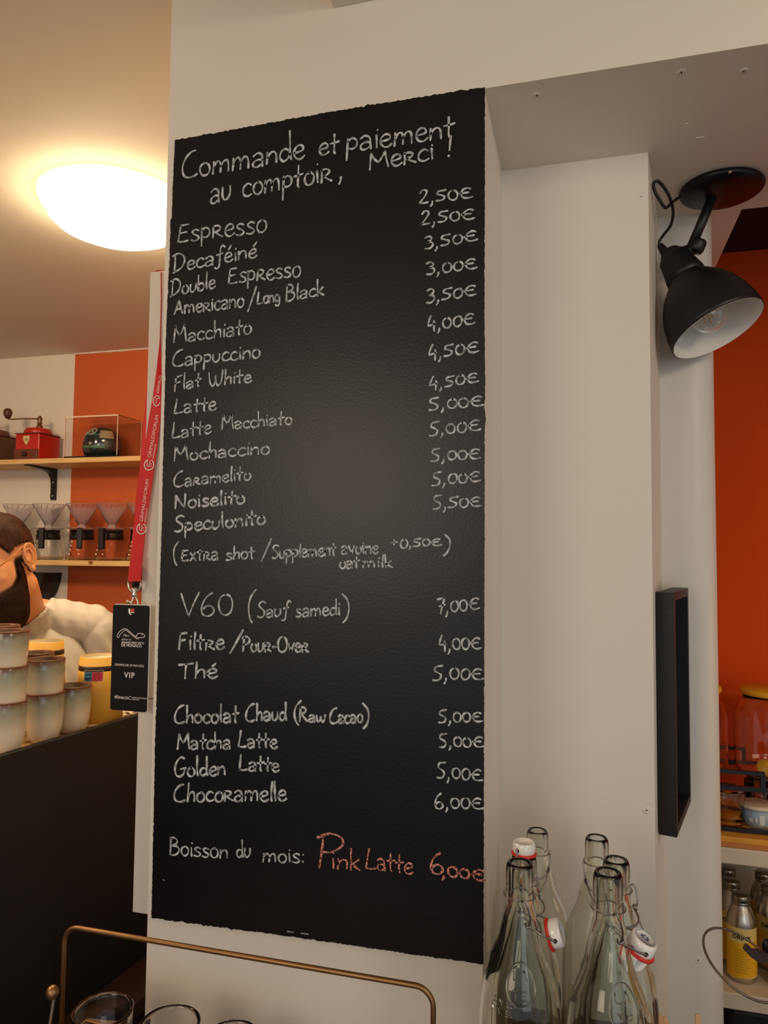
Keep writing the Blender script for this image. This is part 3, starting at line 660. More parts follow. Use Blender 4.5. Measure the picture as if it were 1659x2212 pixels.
# stirrers in a cup below the bottles
cpx, cpy = dep(1448, 2212, .90).x, dep(1448, 2212, .90).y
cupm = MB().lathe([(0, 0), (.027, 0), (.034, .095), (.0365, .096), (.0365, .099), (.033, .099), (.026, .004), (0, .004)], (cpx+.026, cpy, TZ), (0,0,1), 32)
ck = obj('stirrer_cup', cupm, mat('kraft_card', (170, 126, 84), .7)); tag(ck, 'brown paper cup holding wooden stirrers, beside the front bottles', 'cup')
STM = mat('birch_stirrer', (222, 170, 122), .6, var=.1, vscale=30)
for k, (u, v, lab) in enumerate(((1423, 2191, 'flat wooden stirrer, left one of the touching pair'), (1436, 2196, 'flat wooden stirrer, right one of the touching pair'), (1507, 2190, 'single wooden stirrer apart from the pair, at the lower right'))):
    tp = dep(u, v, .905+.01*k); ft = Vector((cpx+.014+.010*k, cpy, TZ+.006)); dd = (tp-ft).normalized(); sdv = dd.cross(Fv).normalized(); nn = sdv.cross(dd)
    m = MB(); ring = []
    hw = .0034 if k != 1 else .0028
    pts = [ft-sdv*hw, ft+sdv*hw, tp+sdv*hw-dd*.002, tp+sdv*hw*.6, tp-sdv*hw*.6, tp-sdv*hw-dd*.002]
    m.extr([p-nn*.0008 for p in pts], nn*.0016); o = obj('wooden_stirrer', m, STM); tag(o, lab, 'stirrer', 'wooden stirrers in the paper cup')
# wire loop with dark tongs
lp = thing('wire_loop_stand', 'grey wire loop with dark metal jaws in front of the small yellow bottles', 'tongs', dep(1640, 2150, .95))
ctr = dep(1603, 2082, .95); ra = (Rv*.95-Uv*.30).normalized(); rb_ = (Uv*.44+Rv*.02+Fv*.86).normalized(); L = []
for k in range(40):
    q = 2*PI*k/40; L.append(ctr+ra*(.050*math.cos(q))+rb_*(.046*math.sin(q)))
obj('loop', MB().tube(L, .0016, 8, closed=True), mat('dull_wire', (120, 108, 92), .4, metal=.7), lp)
jw = MB(); P0 = [dep(u, v, .93) for u, v in ((1607, 2052), (1612, 2041), (1618, 2043), (1627, 2052), (1640, 2053), (1668, 2060), (1690, 2075), (1690, 2100), (1660, 2084), (1640, 2080), (1622, 2068))]
jw.extr(P0, Fv*.004); obj('jaw', jw, mat('dark_steel', (84, 70, 66), .35, metal=.6), lp)
obj('jaw_tip', MB().ell(dep(1659, 2044, .925), (.0075, .004, .009)), BLKG, lp)
obj('post', MB().tube([L[2], dep(1690, 2140, .94), Vector((dep(1690, 2140, .94).x, dep(1690, 2140, .94).y, TZ+.004))], .0022, 8), mat('dull_wire', (0,0,0)), lp)
q = Vector((dep(1690, 2140, .94).x, dep(1690, 2140, .94).y, TZ)); obj('foot', MB().lathe([(0, 0), (.03, 0), (.03, .004), (.004, .006), (0, .006)], q, (0,0,1), 28), BLK, lp)

# ================================================================== BAR SIDE: CEILING LAMP
dc = Vector((-1.165, 1.60, CE))
dl = thing('ceiling_lamp', 'round glowing dome lamp on the bar-side ceiling left of the chalkboard', 'lamp', dc)
obj('rim', MB().lathe([(0, -.001), (.186, -.001), (.190, -.006), (.186, -.018), (.165, -.024), (0, -.022)], dc, (0,0,1), 64), mat('opal_rim_halo', (255, 240, 214), .4, emis=(1.0, .78, .46), estr=6), dl)  # rim given its own glow to stand in for the dome's halo
GLOW = mat('opal_glass_lit', (255, 240, 214), .4, emis=(1.0, .80, .50), estr=28)
obj('dome', MB().lathe([(.168, -.022), (.172, -.03), (.168, -.045), (.15, -.063), (.115, -.078), (.07, -.087), (0, -.091)], dc, (0,0,1), 64), GLOW, dl)

# ================================================================== COUNTER
pa, pb = Vector((-1.03, 1.122)), Vector((-.989, 1.493)); dd = (pb-pa).normalized(); nn2 = Vector((-dd.y, dd.x))      # nn2 points to the barista
def cpt(s, n): q = pa+dd*s+nn2*n; return (q.x, q.y)
S0, S1 = -2.2, 1.05
CT = CAMZ-.38
cnt = thing('bar_counter', 'high bar counter with plain black front panel and pale worktop', 'counter', (-1.1, 1.0, 0))
zl = CAMZ-.939
obj('front_panel', MB().prism([cpt(S0, 0), cpt(S1, 0), cpt(S1, .018), cpt(S0, .018)], zl, CT), COUNTER, cnt)
obj('worktop', MB().prism([cpt(S0, .018), cpt(S1, .018), cpt(S1, .26), cpt(S0, .26)], CT-.045, CT-.013), TOPM, cnt)
obj('back_panel', MB().prism([cpt(S0, .24), cpt(S1, .24), cpt(S1, .256), cpt(S0, .256)], 0, CT-.045), COUNTER, cnt)
obj('footrest_ledge', MB().prism([cpt(S0, -.10), cpt(S1, -.10), cpt(S1, .018), cpt(S0, .018)], zl-.03, zl), mat('brown_ledge', (52, 31, 25), .5, var=.2, vscale=9), cnt)
obj('plinth', MB().prism([cpt(S0, 0), cpt(S1, 0), cpt(S1, .018), cpt(S0, .018)], 0, zl-.03), COUNTER, cnt)
WT = CT-.013
def oncnt(u, n):
    """point on the worktop seen in photo column u, n metres behind the counter's front line"""
    d = ray(u, 1500); a = cpt(0, n); # solve t*(d.x,d.y) = a + s*dd
    det = d.x*(-dd.y)-d.y*(-dd.x); t = (a[0]*(-dd.y)-a[1]*(-dd.x))/det
    return Vector((d.x*t, d.y*t, WT))

# ------------------------------------------------ mugs
GLAZE = ramp_mat('reactive_glaze', 2, 0, .1, [(0, (226, 210, 184)), (.4, (222, 208, 182)), (.66, (184, 178, 152)), (.86, (142, 142, 120)), (.955, (112, 92, 72)), (1, (112, 74, 52))], .25, .06, coat=.3)
MP = [(0, 0), (.021, 0), (.024, .002), (.030, .012), (.0345, .03), (.0365, .055), (.0372, .08), (.0378, .0985), (.0368, .1), (.0352, .0985), (.0345, .08), (.033, .05), (.029, .022), (.02, .009), (0, .007)]
mug0 = None
def mug(loc, label):
    global mug0
    if mug0 is None:
        t = thing('stoneware_mug', label, 'mug', (0, 0, 0), 'stoneware mugs stacked on the bar counter')
        obj('glazed_body', MB().lathe(MP, seg=40), GLAZE, t)
        obj('unglazed_rim', MB().lathe([(.0379, .0975), (.0380, .0995), (.0370, .1010), (.0355, .0995), (.0354, .0975)], seg=40, closed=True), mat('brown_rim', (116, 72, 48), .4), t)
        t.location = loc; mug0 = t; return t
    return dup(mug0, loc, label)
stacks = [(14, .052, 3, 'leftmost front stack', ('bottom', 'middle', 'top')), (97, .055, 2, 'two-high front stack', ('lower', 'upper')),
          (158, .060, 1, None, None), (-4, .145, 3, 'stack behind the leftmost one', ('bottom', 'middle', 'top')), (74, .148, 2, 'two-high stack at the back', ('lower', 'upper'))]
for u, n, k, nm, pos in stacks:
    p = oncnt(u, n)
    for i in range(k):
        lab = 'single grey-topped mug standing alone beside the stacks' if nm is None else 'grey and cream stoneware mug, %s of the %s' % (pos[i], nm)
        mug((p.x-.0015*i, p.y+.001*i, WT+.067*i), lab)

# ------------------------------------------------ takeaway cups, upside down
YEL = mat('yellow_card', (224, 172, 70), .55); CREAM = mat('cream_card', (232, 216, 178), .6); BROWN = mat('dark_brown_band', (52, 34, 26), .5)
def paper_cup(p, label, h=.145, rb=.052, rt=.0415, sticker=False):
    t = thing('paper_cup', label, 'cup', p, 'yellow takeaway cups standing upside down on the bar')
    rz = lambda z: rb+(rt-rb)*z/h
    obj('cup_wall', MB().lathe([(rb-.001, .004), (rz(h), h), (rz(h)-.0012, h), (rb-.0022, .004)], p, (0,0,1), 40, closed=True), YEL, t)
    obj('rolled_rim', MB().lathe([(rb-.0005, 0), (rb+.0025, .001), (rb+.0033, .0035), (rb+.002, .006), (rb-.001, .006)], p, (0,0,1), 40, closed=True), CREAM, t)
    obj('cup_base', MB().lathe([(rz(h)-.0013, h-.001), (rz(h)-.0013, h-.007), (0, h-.007)], p, (0,0,1), 40), CREAM, t)
    for (z0, z1, m_) in ((h-.030, h-.019, BROWN),):
        obj('printed_band', MB().lathe([(rz(z0)+.0003, z0), (rz(z1)+.0003, z1), (rz(z1)+.0001, z1), (rz(z0)+.0001, z0)], p, (0,0,1), 40, closed=True), m_, t)
    va = math.atan2(-p.y, -p.x)
    m = MB(); tt = ftext('CAFE', .006, (0,0,0), (1,0,0), (0,1,0), thick=.0001, align='LEFT')
    a0_ = va+.55
    def wrap(x, z, off): 
        r = rz(z)+off; a = a0_+x/r; return p+Vector((r*math.cos(a), r*math.sin(a), z))
    if sticker:
        def patch(x0, x1, z0, z1, off, n=8):
            q = MB(); vs = []; fs = []
            for k in range(n+1):
                x = x0+(x1-x0)*k/n; vs += [wrap(x, z0, off), wrap(x, z1, off)]
            q.add(vs, [(2*k, 2*k+2, 2*k+3, 2*k+1) for k in range(n)]); return q
        a0_ = va-.30
        S = obj('warning_label', patch(-.0215, .0215, h-.051, h-.026, .0006), mat('label_grey', (196, 178, 158), .5), t, 'small printed pictogram label')
        obj('label_stripe', patch(-.0205, .0205, h-.0305, h-.027, .0009), mat('label_dark', (80, 70, 62), .5), S)
        obj('blue_square', patch(-.0205, -.002, h-.050, h-.031, .0009), mat('label_blue', (62, 132, 172), .5), S)
        obj('red_square', patch(-.002, .0205, h-.050, h-.031, .0009), mat('label_red', (214, 52, 62), .5), S)
        m = MB(); cx, cz = .009, h-.0405
        m.tube([wrap(cx+.0066*math.cos(q), cz+.0075*math.sin(q), .0012) for q in [2*PI*k/20 for k in range(20)]], .0006, 4, closed=True)
        m.tube([wrap(cx-.0045, cz+.005, .0012), wrap(cx+.0045, cz-.005, .0012)], .0006, 4); obj('ban_symbol', m, mat('label_darkred', (120, 20, 30), .5), S)
        m = MB(); cx = -.011
        for d_ in ((-.004, .004), (.003, .005), (0, -.005), (-.005, -.004), (.005, -.003)):
            m.ell(wrap(cx+d_[0], cz+d_[1], .0009), (.0022, .0022, .0026), seg=8, rings=5)
        obj('turtle_symbol', m, mat('label_darkblue', (24, 50, 70), .5), S)
    m = MB(); m.add([wrap(-.006-.0035*0+v.x-.02 if not sticker else v.x+.012, h-.0275+v.y, .0008) for v in tt.v], tt.f)
    if not sticker: pass
    return t
def ray_at(u, t): d = ray(u, 1500); return Vector((d.x*t, d.y*t, WT))
p1 = oncnt(214, .078); c1 = paper_cup(p1, 'large yellow paper cup upside down with a red and blue label, behind the badge', h=.150, rb=.054, rt=.0435, sticker=True)
p2 = oncnt(93, .205); c2a = paper_cup(p2, 'lower cup of the yellow pair behind the mugs', h=.145, rb=.050, rt=.040)
c2b = paper_cup(p2+Vector((0,0,.036)), 'yellow paper cup upside down stacked on another behind the mugs', h=.145, rb=.050, rt=.040)
# crumpled napkin at the end of the bar
nb = MB(); bm = bmesh.new(); bmesh.ops.create_icosphere(bm, subdivisions=3, radius=1); rn = random.Random(9)
pn = oncnt(283, .058)
for v in bm.verts:
    k = 1+.28*math.sin(v.co.x*7+v.co.y*5)+.2*math.sin(v.co.y*11+v.co.z*6)+.1*(rn.random()-.5); v.co = Vector((v.co.x*.034*k, v.co.y*.045*k, max(-.009, v.co.z*.011*k)))+pn+Vector((0, 0, .0095))
bm.verts.index_update(); nb.add([v.co.copy() for v in bm.verts], [tuple(q.index for q in f.verts) for f in bm.faces], 0, False); bm.free()
o = obj('paper_napkin', nb, mat('napkin_paper', (236, 222, 196), .8)); tag(o, 'crumpled cream paper on the bar end below the hanging badge', 'napkin')
# edge of a small black card terminal left of the mugs
tp = oncnt(-16, .004); 
o = obj('card_terminal', MB().rbox((tp.x-.0, tp.y-.115, WT), (tp.x+.07, tp.y-.0, WT+.052), .006, seg=3), BLKW) if False else None

# ================================================================== WALL SHELVES
ZS1, ZS2 = CAMZ+.388, CAMZ-.047
for nm, z, lab, th in (('s', ZS1, 'upper pale pine wall shelf with the grinder and display case', .021), ('s', ZS2, 'lower pale pine wall shelf with the glass drippers', .022)):
    t = thing('wall_shelf', lab, 'shelf', (-2.2, 2.72, z-th), 'pine shelves on the bar back wall')
    obj('board', MB().rbox((-3.2, 2.62, z-th), (-1.2, 2.819, z), .0015), PINE, t)
    for x in ((-2.342,) if z == ZS1 else ()):
        b = MB(); w_ = .0125; z1 = z-th
        prof = [(2.819, z1), (2.640, z1), (2.640, z1-.004), (2.755, z1-.012), (2.785, z1-.022), (2.803, z1-.044), (2.808, z1-.07), (2.808, z1-.142), (2.819, z1-.142)]
        b.extr([(x-w_, y, zz) for y, zz in prof], (2*w_, 0, 0)); br = obj('bracket', b, BLK, t)
        for zz in (z1-.062, z1-.125): obj('screw', MB().ell((x, 2.8075, zz), (.005, .0018, .005), seg=10, rings=6), CHROME, br)
    for (x, y, r) in ((-1.985 if z == ZS2 else -2.62, 2.6195, .010),):
        obj('knot', MB().ell((x, y, z-.008), (r*1.2, .0006, r*.8), seg=14, rings=6), mat('pine_knot', (142, 84, 52), .6), t)

# ------------------------------------------------ red coffee grinder
def u2x(u, y): return ony(u, 1000, y).x
gx0, gx1 = u2x(31.5, 2.66), u2x(83, 2.66); gy0, gy1 = 2.66, 2.66+.13
def grinder(x0, red, wood, lab, gname):
    wx = gx1-gx0; x1 = x0+wx; z0 = ZS1; cx, cy_ = (x0+x1)/2, (gy0+gy1)/2
    t = thing(gname, lab, 'grinder', (cx, cy_, z0))
    obj('body', MB().rbox((x0, gy0, z0+.002), (x1, gy1, z0+.118), .004), red, t)
    obj('top_plate', MB().rbox((x0-.003, gy0-.003, z0+.118), (x1+.003, gy1+.003, z0+.1225), .002), mat('worn_dark_red', (106, 46, 34), .5), t)
    dr = obj('drawer', MB().rbox((x0-.001, gy0-.007, z0+.001), (x1-.002, gy0+.004, z0+.050), .003), wood, t)
    obj('knob', MB().lathe([(0, 0), (.005, 0), (.005, .004), (.010, .008), (.0105, .013), (.006, .017), (0, .018)], (cx, gy0-.007, z0+.026), (0,-1,0), 20), mat('dark_knob', (38, 24, 18), .3), dr)
    obj('hopper_lid', MB().lathe([(0, .001), (.058, .001), (.060, .006), (.058, .018), (.053, .026), (.046, .028), (.03, .026), (0, .024)], (cx, cy_, z0+.1215), (0,0,1), 36), red, t)
    cr = obj('crank', MB().lathe([(0, 0), (.014, 0), (.013, .014), (.009, .018), (.011, .028), (.008, .034), (.011, .042), (.009, .052), (.004, .060), (0, .062)], (cx+.006, cy_, z0+.149), (0,0,1), 20).tube(spline([(cx+.006, cy_, z0+.195), (cx-.04, cy_-.03, z0+.193), (cx-.085, cy_-.055, z0+.188), (cx-.108, cy_-.066, z0+.188)], 4), [.0035]*12+[.003], 8), mat('old_brass', (118, 88, 60), .4, metal=.8), t)
    obj('crank_knob', MB().lathe([(0, 0), (.009, 0), (.016, .012), (.019, .025), (.017, .036), (.010, .044), (0, .046)], (cx-.108, cy_-.066, z0+.190), (0,0,1), 24), mat('dark_turned_wood', (86, 46, 32), .4), cr)
    sh = MB(); pts = [(-.017, .020), (-.010, .0215), (0, .019), (.010, .0215), (.017, .020), (.016, .004), (.009, -.010), (0, -.021), (-.009, -.010), (-.016, .004)]
    sh.extr([(cx-.004+x, gy0-.0018, z0+.088+z) for x, z in pts], (0, .0012, 0)); e = obj('shield_badge', sh, mat('shield_cream', (206, 186, 140), .4), t, 'cream and red shield plate')
    obj('shield_mark', ftext('W', .016, (cx-.011, gy0-.0022, z0+.086), (1,0,0), (0,0,1), thick=.0002), mat('shield_ink', (66, 48, 40), .5), e)
    return t
REDE = mat('red_enamel', (186, 36, 24), .35, var=.18, vscale=14, coat=.2); WOODD = mat('dark_drawer_wood', (104, 52, 36), .45, var=.2, vscale=9)
grinder(gx0, REDE, WOODD, 'red enamel box coffee grinder with crank on the upper shelf', 'coffee_grinder')
grinder(gx0-.262+.03, mat('brown_body', (96, 66, 44), .5, var=.2), WOODD, 'brown coffee grinder cut off by the photo edge, left of the red one', 'coffee_grinder')

# ------------------------------------------------ display case with miniature helmet
kx0, kx1 = u2x(138, 2.635), u2x(252, 2.635); ky0, ky1 = 2.635, 2.805; kz1 = ony(195, 899, 2.635).z
ks = thing('display_case', 'clear acrylic display case with black base on the upper shelf', 'display case', ((kx0+kx1)/2, (ky0+ky1)/2, ZS1))
obj('base_plate', MB().rbox((kx0-.002, ky0-.002, ZS1+.0005), (kx1+.002, ky1, ZS1+.008), .002), BLKG, ks)
kb0 = ZS1+.0085
for a, b in (((kx0, ky0, kb0), (kx1, ky0+.002, kz1)), ((kx0, ky1-.002, kb0), (kx1, ky1, kz1)), ((kx0, ky0+.0025, kb0), (kx0+.002, ky1-.0025, kz1)), ((kx1-.002, ky0+.0025, kb0), (kx1, ky1-.0025, kz1)), ((kx0, ky0, kz1+.0002), (kx1, ky1, kz1+.002))):
    obj('pane', MB().box(a, b), ACRYL, ks)
eg = 0.0028
for a, b in (((kx0, ky0-.0008, kz1-eg), (kx1, ky0-.0001, kz1+eg*.9)), ((kx1-eg*.7, ky0-.0008, kb0), (kx1+.0008, ky0-.0001, kz1-eg)), ((kx0-.0008, ky0-.0008, kb0), (kx0+eg*.4, ky0-.0001, kz1-eg)), ((kx1+.0001, ky1-.0025, kb0), (kx1+.001, ky1, kz1))):
    obj('polished_edge', MB().box(a, b), ACRYE, ks)
hx, hy, hz = u2x(221, 2.72), 2.72, kb0
hm = thing('racing_helmet', 'miniature dark green and black racing helmet inside the display case', 'helmet', (hx, hy, hz))
HG = mat('helmet_black', (20, 30, 30), .15, coat=1, spec=.6); f_ = Vector((-.82, -.57, 0)); l_ = Vector((f_.y, -f_.x, 0))
hb = MB(); nu, nv = 40, 26; vs = []
def hel(a, b, off=0):
    """a azimuth from the front, b height angle"""
    r = Vector((.080, .064, .078)); z = math.sin(b); c = math.cos(b)
    k = 1.0
    if z < 0: c = math.cos(b*.62); 
    fx = r.x*c*math.cos(a); 
    if z < 0 and math.cos(a) > 0: fx += .012*(-z)*math.cos(a)
    pt = f_*(fx*(1+off))+l_*(r.y*c*math.sin(a)*(1+off)); zz = r.z*z*(1+off) if z > 0 else .060*z*(1+off)
    return Vector((hx, hy, hz+.062))+pt+Vector((0,0,zz))
for j in range(nv+1):
    b = -PI/2+PI*j/nv
    for i in range(nu): vs.append(hel(2*PI*i/nu, b))
fs_ = []
for j in range(nv):
    for i in range(nu): fs_.append((j*nu+i, j*nu+(i+1) % nu, (j+1)*nu+(i+1) % nu, (j+1)*nu+i))
hb.add(vs, fs_, 0, True); obj('shell', hb, HG, hm)
def hpatch(a0, a1, b0, b1, off, n=14, mt=None, nm='stripe', m2=3):
    q = MB(); vs = []; 
    for i in range(n+1):
        t = i/n
        for j in range(m2+1):
            b_ = (b0(t)+(b1(t)-b0(t))*j/m2); vs.append(hel(a0+(a1-a0)*t, b_, off))
    q.add(vs, [(i*(m2+1)+j, i*(m2+1)+j+1, (i+1)*(m2+1)+j+1, (i+1)*(m2+1)+j) for i in range(n) for j in range(m2)], 0, True)
    return obj(nm, q, mt, hm)
S_ = -1 if l_.dot(Vector((1,0,0))) > 0 else 1
sg = 1 if (l_.x > 0) else -1
TEAL = mat('helmet_teal', (58, 122, 128), .2, coat=1); GRN = mat('helmet_green', (84, 132, 80), .35)
hpatch(-1.2, 1.2, lambda t: -.05, lambda t: .42*math.sin(PI*t)**.5 if 0 < t < 1 else -.04, .015, mt=mat('dark_visor', (12, 16, 18), .05, coat=1), nm='visor')
hpatch(-1.9*1, 1.9, lambda t: .38, lambda t: .47, .022, mt=TEAL)
hpatch(-1.7, 1.7, lambda t: -.42, lambda t: -.25, .022, mt=GRN)
hpatch(sg*1.4, sg*2.2, lambda t: .22, lambda t: .72, .026, n=8, mt=mat('holographic_sticker', (196, 186, 150), .2, metal=.5), nm='sticker')
cc_ = hel(sg*.95, .62, .03); nr = (cc_-Vector((hx, hy, hz+.06))).normalized(); e1 = nr.cross(Vector((0,0,1))).normalized(); e2 = e1.cross(nr)
m = MB(); m.tube([cc_+e1*(.0185*math.cos(q))+e2*(.0175*math.sin(q)) for q in [2*PI*k/28 for k in range(28)]], .0018, 6, closed=True)
for (x0, y0, x1, y1) in ((-.006, -.010, -.001, .009), (.002, -.009, .007, .009), (-.004, -.001, .005, .002), (-.016, -.003, -.010, .008)):
    m.tube([cc_+e1*x0+e2*y0, cc_+e1*x1+e2*y1], .0015, 5)
obj('round_emblem', m, mat('emblem_silver', (212, 200, 184), .3), hm, 'silver round emblem')
m = MB(); q = hel(sg*.95, -.1, .02); m.ell(q, (.008, .008, .008), seg=14, rings=8); q = hel(sg*.4, .55, .02); m.ell(q, (.004, .004, .006), seg=10, rings=6)
obj('pivot_disc', m, mat('pale_disc', (168, 158, 146), .3), hm)

# ------------------------------------------------ glass servers with plastic drippers
SERVG = mat('server_glass', (1, 1, 1), .0, trans=1, ior=1.16, lin=True); CONEM = mat('dripper_plastic', (.97, .94, .98), .06, trans=.86, ior=1.18, lin=True)
def server(u, lab1, lab2, hu, first):
    x = u2x(u, 2.72); y = 2.72; z = ZS2+.0003; o = Vector((x, y, z))
    if first is None:
        t = thing('glass_server', lab1, 'coffee server', (x, y, z), 'glass coffee servers on the lower shelf')
        t.location = (0, 0, 0)
        obj('glass_body', MB().lathe([(0, 0), (.056, 0), (.063, .006), (.0645, .014), (.060, .04), (.052, .072), (.046, .092), (.045, .108), (.050, .13), (.0485, .13), (.0435, .109), (.0445, .092), (.0505, .071), (.0585, .04), (.0625, .015), (.055, .003), (0, .003)], seg=36), SERVG, t)
        b = obj('collar', MB().lathe([(.0458, .088), (.0495, .088), (.0495, .110), (.0458, .110)], seg=36, closed=True), BLKW, t)
        obj('handle', MB().rbox((-.011, -.089, .048), (.011, -.066, .138), .004).rbox((-.018, -.072, .09), (.018, -.046, .118), .003), BLKW, t)
        for a_, rr_ in ((-PI/2-.75, ((.078, .0508), (.062, .0545), (.044, .0592), (.026, .0630))), (-PI/2-.05, ((.062, .0545), (.044, .0592), (.026, .0630)))):
            for z_, r_ in rr_: obj('measure_dot', MB().ell((r_*math.cos(a_), r_*math.sin(a_), z_), (.0030, .0030, .0034), seg=8, rings=5), mat('dot_glint_white', (255, 244, 226), .2), t)  # measure dots, with their bright glints painted on as white
        t.location = o
        d = thing('pour_over_dripper', lab2, 'dripper', (0, 0, 0), 'clear plastic drippers on the glass servers')
        dm = MB(); pr = []; N = 44
        dm.lathe([(.0185, .018), (.069, .105), (.0702, .105), (.0702, .107), (.0675, .107), (.0168, .019)], seg=N, closed=True)
        for k in range(16):
            a = 2*PI*k/16; dm.tube([(.0195*math.cos(a), .0195*math.sin(a), .024), (.045*math.cos(a+.35), .045*math.sin(a+.35), .068), (.0655*math.cos(a+.6), .0655*math.sin(a+.6), .103)], .0013, 4)
        obj('cone', dm, CONEM, d)
        obj('flange', MB().lathe([(.016, 0), (.0185, -.006), (.045, -.004), (.062, 0), (.062, .003), (.018, .004), (.018, .018), (.0168, .018)], seg=36, closed=True), CONEM, d)
        d.location = o+Vector((0, 0, .1365)); a, b_ = t, d
    else:
        a = dup(first[0], o, lab1, hu); b_ = dup(first[1], o+Vector((0, 0, .1365)), lab2, hu+.3)
    return a, b_
fs0 = server(110, 'glass coffee server nearest the white and orange paint line, on the white side', 'clear dripper on the server just left of the orange paint', .35, None)
fs0[0].rotation_euler = (0, 0, .35)
server(45, 'glass coffee server partly behind the barista\'s head', 'clear dripper standing above the barista\'s head', .6, fs0)
server(182, 'first glass coffee server in front of the orange wall', 'clear dripper on the first server before the orange wall', .55, fs0)
server(246, 'second glass coffee server in front of the orange wall, handle to its left', 'clear dripper on the second server before the orange wall', .1, fs0)
server(312, 'last glass coffee server, mostly hidden by the red lanyard', 'clear dripper mostly hidden by the red lanyard', .4, fs0)

# ------------------------------------------------ black items below the lower shelf
px0, px1 = u2x(66, 2.74), u2x(116, 2.74)
b = MB(); zt_ = ony(94, 1238, 2.74).z; cx_ = (px0+px1)/2
pts = [(px0, zt_), (px1, zt_), (px1-.006, zt_-.04), (px1-.022, zt_-.085), (px1-.05, zt_-.12), (px0+.02, zt_-.13), (px0, zt_-.12)]
b.extr([(x, 2.70, z) for x, z in pts], (0, .119, 0)); o = obj('wall_hopper', b, BLKW); tag(o, 'black curved wall-mounted holder behind the barista\'s neck below the lower shelf', 'holder')
b = MB().rbox((u2x(294, 2.79), 2.785, ony(300, 1272, 2.79).z), (u2x(312, 2.79), 2.819, ony(300, 1250, 2.79).z), .003); b.tube([(u2x(303, 2.78), 2.786, ony(303, 1262, 2.79).z), (u2x(303, 2.78), 2.765, ony(303, 1262, 2.79).z), (u2x(303, 2.78), 2.76, ony(303, 1256, 2.79).z)], .003)
o = obj('wall_hook', b, BLK); tag(o, 'small black hook on the orange wall behind the lanyard ring', 'hook')

# ================================================================== LANYARD AND BADGE
ly = thing('lanyard', 'red printed lanyard looped over the white post left of the chalkboard', 'lanyard', ony(290, 1252, 1.035))
def strap(pts, thick=.0011, ysh=0):
    """pts: v, left u, right u, depth y, right-edge depth y"""
    m = MB(); vs = []
    for v, ul, ur, y0, y1 in pts:
        a = ony(ul, v, y0); b = ony(ur, v, y1); vs += [a, b, b+Vector((0, thick, 0)), a+Vector((0, thick, 0))]
    n = len(pts); fs = []
    for i in range(n-1):
        for k in range(4): fs.append((4*i+k, 4*i+(k+1) % 4, 4*i+4+(k+1) % 4, 4*i+4+k))
    fs += [(0, 3, 2, 1), (4*n-4, 4*n-3, 4*n-2, 4*n-1)]; return m.add(vs, fs)
main = [(583, 346, 353, 1.060, 1.060), (588, 347, 353.5, 1.046, 1.06), (640, 347.5, 352.5, 1.046, 1.06), (700, 346, 350.5, 1.046, 1.058), (735, 345, 350, 1.045, 1.056), (790, 339, 349, 1.0455, 1.05), (860, 329.5, 348, 1.0455, 1.046), (900, 322, 346.5, 1.045, 1.045), (971, 312, 339, 1.044, 1.044), (1053, 297.5, 327, 1.043, 1.043), (1134, 290, 315, 1.041, 1.041), (1210, 283, 307, 1.038, 1.038), (1254, 277, 303, 1.036, 1.036)]
obj('front_strap', strap(main), RED, ly)
rear = [(583, 346, 353, 1.0615, 1.0615), (585, 335, 345, 1.0925, 1.0925), (700, 322, 336, 1.0925, 1.0925), (840, 316.5, 331, 1.0925, 1.0925), (893, 311.5, 328, 1.0925, 1.0925), (940, 307.5, 322, 1.0925, 1.0925), (1010, 302, 318, 1.0925, 1.0925), (1060, 295.5, 312, 1.0925, 1.0925), (1134, 288.5, 309, 1.080, 1.0925), (1180, 284.5, 304, 1.06, 1.06), (1254, 276, 301, 1.038, 1.038)]
obj('rear_strap', strap(rear), RED, ly)
SB = ony(278, 1190, 1.034)
obj('stitched_tab', strap([(1205, 282.5, 307, 1.034, 1.034), (1256, 276.5, 303.5, 1.0335, 1.0335)], .0012), RED, ly)
# repeated print running up the strap
def lprint(u, v, ang, sc, y=1.0415):
    o_ = ony(u, v, y); a = math.radians(ang); rt = Vector((math.cos(a), 0, math.sin(a))); upv = Vector((-math.sin(a), 0, math.cos(a)))
    m = MB(); r = .0085*sc
    m_ring = [o_+rt*(r*math.cos(q))+upv*(r*math.sin(q)) for q in [PI*2*k/30+.5 for k in range(27)]]
    ribbon(m, m_ring, .0017*sc, (0, -1, 0))
    ribbon(m, [o_+rt*(-r*.1)+upv*(-r*.55), o_+rt*(-r*.35)+upv*(-r*.05), o_+rt*(r*.75)+upv*(-r*.0)], .0012*sc, (0, -1, 0)); ribbon(m, [o_+rt*(r*.2)+upv*(-r*.5), o_+rt*(r*.2)+upv*(-r*.02)], .0012*sc, (0, -1, 0)); ribbon(m, [o_+rt*(-r*.35)+upv*(-r*.05), o_+rt*(-r*.3)+upv*(r*.4), o_+rt*(r*.6)+upv*(r*.5)], .0012*sc, (0, -1, 0))
    ftext('GRIMALDIFORUM', .0088*sc, o_+rt*(r*1.35)-upv*.0005, rt, upv, m, bold=-.00002)
    ftext('MONACO', .0050*sc, o_+rt*(r*1.35)-upv*.0065*sc, rt, upv, m)
    obj('print', m, WHITEP, ly)
lprint(322, 1004, 79.5, 1.02, 1.0428); lprint(305.5, 1142, 82, 1.0, 1.0398)
# upper, partly turned print
o_ = ony(338.5, 866, 1.0444); m = MB(); ribbon(m, [o_+Vector((.0062*math.cos(q), 0, .0085*math.sin(q))) for q in [PI*2*k/30+.5 for k in range(27)]], .0015, (0, -1, 0))
ribbon(m, [o_+Vector((-.001, 0, -.004)), o_+Vector((-.001, 0, .003)), o_+Vector((.004, 0, .004))], .0012, (0, -1, 0)); ftext('GRIMALD', .0070, o_+Vector((.0035, 0, .012)), (.16, 0, 1), (-1, 0, .16), m); obj('print', m, WHITEP, ly)
